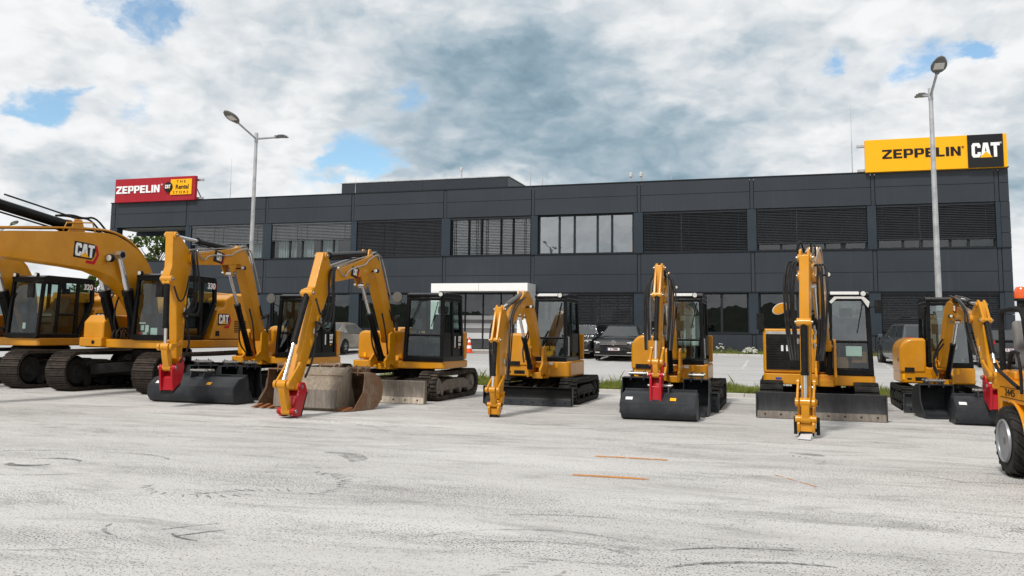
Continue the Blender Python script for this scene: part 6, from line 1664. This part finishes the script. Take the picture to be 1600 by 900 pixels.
# ================================================================== parked cars
def car(label, loc, rz, paint, S):
    root = empty('parked_car', loc, R_(rz)); tag(root, label, 'car', 'cars parked before the building')
    L, Wd = S['L'], S['W'] / 2
    body = MB(paint)
    st = S['stations']                       # (y, half width, bottom, top)
    rings = []
    for y, w, zb, zt in st:
        w = w * Wd
        half = [(w * .86, zb), (w * .97, zb + .10), (w, zb + .26), (w * .99, .55 * zt + .45 * zb), (w * .985, zt - .16), (w * .955, zt - .05), (w * .82, zt), (w * .4, zt + .018)]
        ring = half + [(0, zt + .022)] + [(-a, b) for a, b in half[::-1]]
        rings.append(body.pts([(a, y, b) for a, b in ring]))
    n = len(rings[0])
    for a, b in zip(rings, rings[1:]):
        for j in range(n): body.face([a[j], a[(j + 1) % n], b[(j + 1) % n], b[j]])
    body.face(rings[0]); body.face(rings[-1][::-1])
    bo = body.build('body', root, bevel=0, sharp=38)
    # greenhouse
    pr = S['cabin']                          # windscreen foot, roof front, (roof mid), roof rear, rear glass foot
    zt = S['roof']; zb = S['belt'] - .03
    wb, wt = Wd * .95, Wd * S.get('tumble', .70)
    g = MB(paint)
    def xw(z): return wb + (wt - wb) * (z - zb) / (zt - zb)
    A = g.pts([(xw(z), y, z) for y, z in pr]); B = g.pts([(-xw(z), y, z) for y, z in pr])
    g.face(A); g.face(B[::-1])
    for k in range(len(pr)): g.face([A[k], B[k], B[(k + 1) % len(pr)], A[(k + 1) % len(pr)]])
    g.build('cabin', bo, bevel=.045, segs=3)
    def gl(pts, nm='window'): m = MB(CARGLASS, BLKM); m.use(CARGLASS).quad(*pts); m.build(nm, bo)
    def off(p, q, r, s, d=.006):
        a = [Vector(v) for v in (p, q, r, s)]; nn = (a[1] - a[0]).cross(a[3] - a[0]).normalized(); c = sum(a, Vector()) / 4
        if nn.dot(c - Vector((0, S.get('cy', 0), zb))) < 0: nn = -nn
        return [v + nn * d for v in a]
    f0, f1 = pr[0], pr[1]; r1, r0 = pr[-2], pr[-1]
    P = lambda a, b, t: (a[0] + (b[0] - a[0]) * t, a[1] + (b[1] - a[1]) * t)
    inner = MB(BLKM)
    for (a, b, nm) in ((f0, f1, 'windscreen'), (r0, r1, 'rear_window')):
        p, q = P(a, b, .10), P(a, b, .90)
        gl(off((-xw(p[1]) * .90, *p), (xw(p[1]) * .90, *p), (xw(q[1]) * .90, *q), (-xw(q[1]) * .90, *q), .012), nm)
    for sg in (1, -1):
        for (a0, a1) in S['side']:
            lo, hi = zb + .06, zt - .10
            def yb(z, t):
                y0 = f0[0] + (f1[0] - f0[0]) * (z - f0[1]) / (f1[1] - f0[1]); y1 = r0[0] + (r1[0] - r0[0]) * (z - r0[1]) / (r1[1] - r0[1]); y0 += .10; y1 -= .10
                return y0 + (y1 - y0) * t
            gl(off((sg * xw(lo), yb(lo, a0), lo), (sg * xw(lo), yb(lo, a1), lo), (sg * xw(hi), yb(hi, a1), hi), (sg * xw(hi), yb(hi, a0), hi), .012))
    # wheels
    for yy in S['axles']:
        for sg in (-1, 1):
            R = S['R']
            w = MB(TYRE); x = sg * (Wd - .10)
            w.lathe([(R * .62, -.10), (R * .93, -.105), (R, -.07), (R, .07), (R * .93, .105), (R * .62, .10)], (x, yy, R), 'x', 28)
            wo = w.build('wheel', root)
            r = MB(RIM); o = x + sg * .09
            r.lathe([(R * .63, -.02), (R * .60, .0), (R * .56, -.035), (R * .12, -.035), (R * .10, .0)] if sg > 0 else [(R * .10, .0), (R * .12, .035), (R * .56, .035), (R * .60, 0), (R * .63, .02)], (o, yy, R), 'x', 24)
            for k in range(5):
                a = k * 2 * math.pi / 5 + .3; r.bar((o + sg * .004, yy, R), (o + sg * .004, yy + math.cos(a) * R * .58, R + math.sin(a) * R * .58), .07, .02, (1, 0, 0))
            r.build('rim', wo)
            a = MB(BLKM); a.lathe([(.0001, 0), (R * 1.13, 0), (R * 1.15, -.02 * sg)], (sg * (Wd + .004), yy, R + .015), 'x', 28); a.build('wheel_arch', root)
            w2 = wo
            for ob in (wo,): ob.location.x = sg * .03
    # front
    yf = st[0][0]; w0 = st[0][1] * Wd
    d = MB(CHR, BLKM)
    hz = S.get('hz', .68)
    d.use(BLKM).box(-.62, .62, yf - .012, yf + .06, hz - .09, hz + .05)
    for k in range(3): d.use(CHR).box(-.58, .58, yf - .024, yf - .0125, hz - .065 + k * .045, hz - .045 + k * .045)
    d.use(BLKM).box(-.72, .72, yf - .018, yf + .05, .22, .40); d.use(CHR).box(-.80, .80, yf - .03, yf + .02, .185, .205)
    d.build('grille', root)
    for sg in (-1, 1):
        h = MB(BLKM, LENS); h.use(BLKM).hull8([Vector(q) for q in ((sg * .56, yf - .012, hz - .08), (sg * .86, yf + .22, hz - .03), (sg * .86, yf + .30, hz - .03), (sg * .56, yf + .1, hz - .08), (sg * .56, yf - .008, hz + .05), (sg * .865, yf + .22, hz + .09), (sg * .86, yf + .30, hz + .09), (sg * .56, yf + .1, hz + .05))])
        h.use(LENS).bar((sg * .58, yf - .025, hz + .02), (sg * .84, yf + .18, hz + .05), .03, .055); h.use(LENS).ball((sg * .70, yf + .05, hz - .01), .045, 8)
        h.build('headlight', root)
        f = MB(LENS); f.box(sg * .66 - .09, sg * .66 + .09, yf - .03, yf - .019, .30, .335); f.build('fog_lamp', root)
        my = pr[0][0] + .28
        m = MB(paint); m.box(sg * (Wd + .02), sg * (Wd + .20), my - .06, my + .06, S['belt'] + .02, S['belt'] + .16) if sg > 0 else m.box(-(Wd + .20), -(Wd + .02), my - .06, my + .06, S['belt'] + .02, S['belt'] + .16)
        m.build('mirror', root, bevel=.03)
    if S.get('emblem'):
        e = MB(CHR)
        n = 20; rr = .09
        e.tube([(rr * math.cos(2 * math.pi * i / n), yf - .036, hz + rr * math.sin(2 * math.pi * i / n)) for i in range(n + 1)], .014, 6)
        e.tube([(-.033, yf - .036, hz + .052), (0, yf - .036, hz + .008), (.033, yf - .036, hz + .052)], .008, 5); e.tube([(-.058, yf - .036, hz + .02), (-.027, yf - .036, hz - .052), (0, yf - .036, hz - .005), (.027, yf - .036, hz - .052), (.058, yf - .036, hz + .02)], .008, 5)
        e.build('emblem', root)
    # plates and rear
    yr = st[-1][0]
    def plate(y, z, face, txt):
        p = MB(PLATEW); M = Matrix.Translation((0, y, z)) @ (Matrix.Identity(4) if face < 0 else Matrix.Rotation(math.pi, 4, 'Z'))
        p.box(-.26, .26, -.012, 0, -.058, .058, M); p.use(PLATEB).box(-.262, -.215, -.0135, -.0121, -.056, .056, M); p.use(LETR); p.box(-.214, .26, -.0131, -.0121, .050, .057, M); p.box(-.214, .26, -.0131, -.0121, -.057, -.050, M)
        p.use(LETK); text_mesh(p, txt, M @ Matrix.Translation((.03, -.014, 0)) @ FRONT, .105, .001, .003, .95); p.build('number_plate', root)
    plate(yf - .022, .45, -1, S.get('txt', 'K 788BI'))
    plate(yr + .014, S.get('pz', .88), 1, S.get('txt', 'K 788BI'))
    for sg in (-1, 1):
        t = MB(TLAMP); z = S.get('tz', .92)
        t.hull8([Vector(q) for q in ((sg * .50, yr + .012, z - .06), (sg * .80, yr - .10, z - .06), (sg * .78, yr - .22, z - .06), (sg * .50, yr - .1, z - .06), (sg * .50, yr + .008, z + .07), (sg * .80, yr - .10, z + .09), (sg * .78, yr - .22, z + .09), (sg * .50, yr - .1, z + .07))]); t.build('tail_light', root)
    b = MB(BLKM); b.box(-.7, .7, yr - .02, yr + .03, .24, .36); b.build('rear_bumper', root, bevel=.01)
    return root
SAL = dict(L=4.75, W=1.83, roof=1.47, belt=.96, R=.325, axles=(-1.42, 1.38), hz=.70, emblem=True,
    stations=[(-2.37, .76, .24, .70), (-2.30, .90, .20, .76), (-2.0, .985, .18, .84), (-1.3, 1.0, .18, .93), (-.9, 1.0, .18, .97), (.3, 1.0, .18, .99), (1.5, 1.0, .2, 1.0), (2.1, .97, .22, .99), (2.34, .90, .26, .93), (2.38, .86, .3, .8)],
    cabin=[(-.98, .93), (-.20, 1.44), (.6, 1.47), (1.85, 1.40), (2.30, .95)], side=[(0.06, .36), (.38, .66), (.69, .95)])
car('black estate car with chrome grille and white number plate, facing the yard', (4.95, 38.1, lot_z(37.3)), -17.5, CARBLK, SAL)
S2 = dict(SAL, emblem=False, txt='K 2164A')
car('dark grey car just left of the black estate car', (3.35, 39.9, lot_z(38.8)), -17.5, CARDK, S2)
SED = dict(L=4.5, W=1.73, roof=1.45, belt=.93, R=.315, axles=(-1.35, 1.22), hz=.68, txt='K 913EB', tz=.84, pz=.62,
    stations=[(-2.22, .78, .26, .68), (-2.1, .92, .22, .76), (-1.3, 1.0, .2, .90), (-.8, 1.0, .2, .94), (.4, 1.0, .2, .96), (1.4, 1.0, .22, .98), (2.0, .97, .24, .97), (2.2, .9, .28, .90), (2.25, .84, .32, .7)],
    cabin=[(-.95, .92), (-.15, 1.42), (.4, 1.45), (.95, 1.41), (1.80, .96)], side=[(.05, .42), (.45, .86)])
car('beige saloon car parked nose to the building behind the bent booms', (-8.13, 41.7, lot_z(37.4) + .02), 162.5, CARBEI, SED)
SUV = dict(L=4.65, W=1.86, roof=1.64, belt=1.06, R=.36, axles=(-1.40, 1.36), hz=.82, txt='K 356CD', tz=1.02, pz=.80, tumble=.74,
    stations=[(-2.32, .80, .28, .84), (-2.2, .92, .24, .92), (-1.4, 1.0, .22, 1.03), (-.9, 1.0, .22, 1.06), (.4, 1.0, .22, 1.08), (1.6, 1.0, .24, 1.09), (2.1, .97, .26, 1.08), (2.28, .92, .30, 1.0), (2.33, .88, .34, .8)],
    cabin=[(-1.0, 1.03), (-.25, 1.60), (.6, 1.64), (1.80, 1.58), (2.20, 1.06)], side=[(.05, .36), (.39, .68), (.71, .94)])
car('silver grey sport utility car parked nose to the building near the right end', (15.8, 34.1, lot_z(36.9)), 169, CARGRY, SUV)
HAT = dict(SED, L=4.2, belt=.96, roof=1.46, txt='K 501DP', cabin=[(-.95, .93), (-.15, 1.43), (.5, 1.46), (1.7, 1.40), (2.12, .98)], tz=.92, pz=.66, side=[(.05, .40), (.43, .72), (.75, .93)])
car('black hatchback seen from behind through the frame of the yellow loader', (18.95, 33.85, lot_z(37.5)), 162.5, CARBLK, HAT)

# ================================================================== wheel loader at the right edge
LD = empty('wheel_loader', (6.435, 10.13, 0), -R_(14)); tag(LD, 'small yellow wheel loader numbered 2445, cut by the right edge', 'loader')
def big_wheel(x, y, sg):
    R, w = .405, .30
    t = MB(TYRE)
    t.lathe([(R * .60, -w * .46), (R * .78, -w * .52), (R * .90, -w * .50), (R * .94, -w * .42), (R * .95, 0), (R * .94, w * .42), (R * .90, w * .50), (R * .78, w * .52), (R * .60, w * .46)], (x, y, R), 'x', 40)
    n = 18
    for s in (-1, 1):
        for i in range(n):
            a0 = 2 * math.pi * (i + (.5 if s > 0 else 0)) / n
            prev = None
            ring = []
            for q in range(5):
                u = q / 4; aa = a0 + u * .36 * (1 if s > 0 else 1); xx = x + s * w * (.02 + .50 * u); rr = R * (.93 if u < .9 else .86)
                hw = .055
                ring.append([(xx, aa - hw, rr), (xx, aa + hw, rr), (xx, aa + hw * .8, R * (1.0 if u < .9 else .93)), (xx, aa - hw * .8, R * (1.0 if u < .9 else .93))])
            vs = [[t.bm.verts.new((p[0], y + p[2] * math.sin(p[1]), R + p[2] * math.cos(p[1]))) for p in rg] for rg in ring]
            for A, B in zip(vs, vs[1:]):
                for j in range(4): t.face([A[j], A[(j + 1) % 4], B[(j + 1) % 4], B[j]])
            t.face(vs[0]); t.face(vs[-1][::-1])
    to = t.build('wheel', LD)
    r = MB(RIM); o = x + sg * w * .44
    prof = [(R * .62, .02), (R * .60, .045), (R * .56, .03), (R * .53, -.05), (R * .34, -.07), (R * .30, -.03), (R * .13, -.03), (R * .11, .02), (.0001, .02)]
    if sg < 0: prof = [(a, -b) for a, b in prof][::-1]
    else: prof = prof[::-1]
    r.lathe(prof, (o, y, R), 'x', 36)
    r.use(LAMPM).lathe([(R * .52, sg * -.048), (R * .345, sg * -.066)] if sg > 0 else [(R * .345, .066), (R * .52, .048)], (o + sg * .003, y, R), 'x', 36); r.use(GALV)  # darker ring in the dish: shade of the recess put into the colour
    for k in range(6):
        a = k * math.pi / 3; p = (o + sg * -.028, y + .2 * R * math.cos(a) * 1.1, R + .2 * R * math.sin(a) * 1.1); r.cyl(p, (p[0] + sg * .03, p[1], p[2]), .014, 6)
    r.build('rim', to)
for x, y, sg in ((-.50, 0, -1), (.80, 0, 1), (-.50, -1.75, -1), (.80, -1.75, 1)): big_wheel(x, y, sg)
b = MB(LOADY)
b.prism([(-.95, .45), (-.95, 1.0), (-.30, 1.03), (.50, 1.20), (.56, 1.20), (.56, .60), (.50, .60), (.40, .84), (-.42, .84), (-.46, .45)], -.555, .86, 'x')
b.build('body', LD, bevel=.025)
b = MB(LOADY); b.box(-.50, .80, .05, .54, 1.10, 1.215); b.build('bonnet', LD, bevel=.03)
b = MB(LOADY); b.prism([(-1.0, .42), (-1.0, .95), (-1.3, 1.0), (-2.3, .95), (-2.4, .5), (-2.2, .40)], -.30, .60, 'x'); b.build('front_frame', LD, bevel=.03)
f = MB(LOADY); arc = [(.475 * math.sin(a), .405 + .455 * math.cos(a)) for a in [R_(10 - 100 * i / 16) for i in range(17)]]
f.prism(strip(arc, [.028] * 17, 0), -.575, -.36, 'x'); f.box(-.575, -.36, -.56, -.475, .22, .45); fo = f.build('fender', LD, bevel=.008)
n = MB(LETK); LEFT = Matrix(((0, 0, -1, 0), (-1, 0, 0, 0), (0, 1, 0, 0), (0, 0, 0, 1)))
text_mesh(n, '2445', Matrix.Translation((-.560, .05, .955)) @ LEFT, .12, .002, .0, 1.55)
for z in (.895, 1.015): n.box(-.5585, -.556, -.62, .42, z - .004, z + .004)
n.build('number', LD)
g = MB(BLKM)
g.tube(chaikin([(-.47, .58, 1.15), (-.47, .57, 1.80), (-.47, .55, 1.93), (-.46, .42, 1.95), (-.46, -.10, 1.95), (-.46, -.24, 1.90), (-.46, -.30, 1.75), (-.46, -.42, 1.10)], 2), .036, 10)
g.tube(chaikin([(.78, .58, 1.15), (.78, .57, 1.80), (.78, .55, 1.93), (.77, .42, 1.95), (.77, -.10, 1.95), (.77, -.24, 1.90), (.77, -.42, 1.10)], 2), .036, 10)
g.bar((-.46, .45, 1.95), (.77, .45, 1.95), .06); g.bar((-.46, -.08, 1.95), (.77, -.08, 1.95), .06)
g.build('roll_bar', LD)
g = MB(BLKM); g.tube(chaikin([(-.52, .20, 1.24), (-.50, .05, 1.46), (-.50, -.12, 1.42), (-.53, -.30, 1.20), (-.57, -.42, .98)], 2), .018, 8)
g.tube(chaikin([(-.56, .56, 1.28), (-.57, .45, 1.22), (-.57, .0, 1.11), (-.57, -.30, 1.04)], 2), .022, 8); g.tube(chaikin([(-.42, .5, 1.2), (-.45, .35, 1.45), (-.40, .2, 1.42)], 2), .02, 8); g.build('hand_rail', LD)
s = MB(GREYSEAT); s.box(-.06, .46, .38, .88, 1.16, 1.30); s.prism([(.80, 1.22), (.92, 1.22), (1.02, 1.80), (.92, 1.84), (.84, 1.70)], -.24, .24, 'x'); s.build('seat', LD, bevel=.05, segs=3)
c = MB(BLKM); c.prism([(.88, 1.60), (.90, 1.70), (.905, 1.70), (.885, 1.60)], -.02, .12, 'x'); c.lathe([(.21, -.012), (.22, 0), (.21, .012)], (.25, .05, 1.42), 'z', 20); c.tube([(.25, -.05, 1.1), (.25, .05, 1.42)], .03, 8); c.tube([(-.2, .3, 1.15), (-.22, .28, 1.42)], .02, 8); c.ball((-.22, .28, 1.44), .035, 8); c.build('steering_wheel', LD)
be = MB(BLKM); be.cyl((-.40, .0, 1.98), (-.40, .0, 2.04), .05, 14); be.cyl((-.40, 0, 2.041), (-.40, 0, 2.07), .078, 20); bo_ = be.build('beacon_base', LD)
be = MB(BEACON); be.lathe([(.074, 2.071), (.076, 2.12), (.070, 2.17), (.05, 2.205), (.0001, 2.215)], (-.40, 0, 0), 'z', 24); be.build('beacon', LD)

# driver, mostly beyond the picture edge
def person():
    root = empty('person', (6.435, 10.13, 0), -R_(14)); tag(root, 'person in a lavender shirt sitting in the yellow loader at the right edge', 'person')
    def skin(name, pts, edges, rad, mat, parent, root_i=0, sub=2):
        me = bpy.data.meshes.new(name); me.from_pydata(pts, edges, []); me.materials.append(mat)
        o = bpy.data.objects.new(name, me); COL.objects.link(o); o.parent = parent
        md = o.modifiers.new('skin', 'SKIN'); md.use_smooth_shade = True
        for i, r in enumerate(rad):
            v = me.skin_vertices[0].data[i]; v.radius = r if isinstance(r, tuple) else (r, r); v.use_root = (i == root_i)
        sb = o.modifiers.new('sub', 'SUBSURF'); sb.levels = sb.render_levels = sub
        return o
    X = .10
    pts = [(X, .72, 1.36), (X, .74, 1.52), (X, .72, 1.70), (X, .68, 1.80), (X, .66, 1.88), (X, .64, 2.02),
           (X - .19, .70, 1.72), (X - .24, .48, 1.56), (X - .16, .26, 1.52), (X - .10, .18, 1.50), (X + .19, .70, 1.72), (X + .25, .48, 1.54), (X + .16, .28, 1.50), (X + .10, .20, 1.49),
           (X - .10, .66, 1.34), (X - .13, .26, 1.36), (X - .13, .14, 1.0), (X - .13, .02, .95), (X + .10, .66, 1.34), (X + .13, .26, 1.36), (X + .13, .14, 1.0), (X + .13, .02, .95)]
    ed = [(0, 1), (1, 2), (2, 3), (3, 4), (4, 5), (2, 6), (6, 7), (7, 8), (8, 9), (2, 10), (10, 11), (11, 12), (12, 13), (0, 14), (14, 15), (15, 16), (16, 17), (0, 18), (18, 19), (19, 20), (20, 21)]
    rad = [(.15, .11), (.15, .11), (.16, .10), .055, .055, .09, .06, .045, .034, .04, .06, .045, .034, .04, .09, .07, .05, .05, .09, .07, .05, .05]
    skin('body', pts, ed, rad, SKIN, root)
    sp = [pts[i] for i in (0, 1, 2, 6, 7, 10, 11)]
    skin('shirt', sp, [(0, 1), (1, 2), (2, 3), (3, 4), (2, 5), (5, 6)], [(.17, .125), (.17, .125), (.178, .118), .075, .062, .075, .062], LAV, root)
    tp = [pts[i] for i in (0, 14, 15, 16, 18, 19, 20)]
    skin('trousers', tp, [(0, 1), (1, 2), (2, 3), (0, 4), (4, 5), (5, 6)], [(.165, .13), .10, .08, .062, .10, .08, .062], JEAN, root)
    h = MB(HAIR); h.ball((X, .66, 2.065), .108, 14, (.88, 1.0, .95)); h.build('hair', root)
    f = MB(SKIN); f.ball((X, .625, 2.02), .098, 14, (.84, .98, 1.18)); f.ball((X, .53, 2.0), .018, 8, (.8, 1.2, 1.3))
    for sg in (-1, 1): f.ball((X + sg * .083, .65, 2.01), .024, 8, (.4, .8, 1.2))
    f.build('face', root)
    for sg, hx in ((-1, X - .10), (1, X + .10)):
        hd = MB(SKIN); hd.ball((hx, .16, 1.49), .04, 10, (1, 1.1, .6))
        for k in range(4): hd.tube([(hx + (k - 1.5) * .019, .14, 1.50), (hx + (k - 1.5) * .019, .095, 1.505), (hx + (k - 1.5) * .018, .075, 1.475), (hx + (k - 1.5) * .018, .088, 1.45)], [.010, .0095, .009, .007], 6)
        hd.tube([(hx - sg * .03, .16, 1.48), (hx - sg * .045, .125, 1.465), (hx - sg * .035, .10, 1.45)], [.012, .010, .008], 6); hd.build('hand', root)
person()

# unseen wooded ridge, added behind the camera to darken reflections in the panes
m = MB(ADDED_RIDGE); rows = []
for j in range(4):
    L = []
    for i in range(121):
        a = R_(80 + 200 * i / 120); R = 240 + j * 60
        h = (-.2, 9, 17, 15)[j] * (.8 + .25 * math.sin(i * .37) + .2 * math.sin(i * .11 + 2)) + (random.uniform(-1.0, 1.0) if j else 0)
        L.append((R * math.sin(a), R * math.cos(a), h))
    rows.append(m.pts(L))
for a, b in zip(rows, rows[1:]):
    for i in range(120): m.face([a[i], a[i + 1], b[i + 1], b[i]])
struct(m.build('hills'))
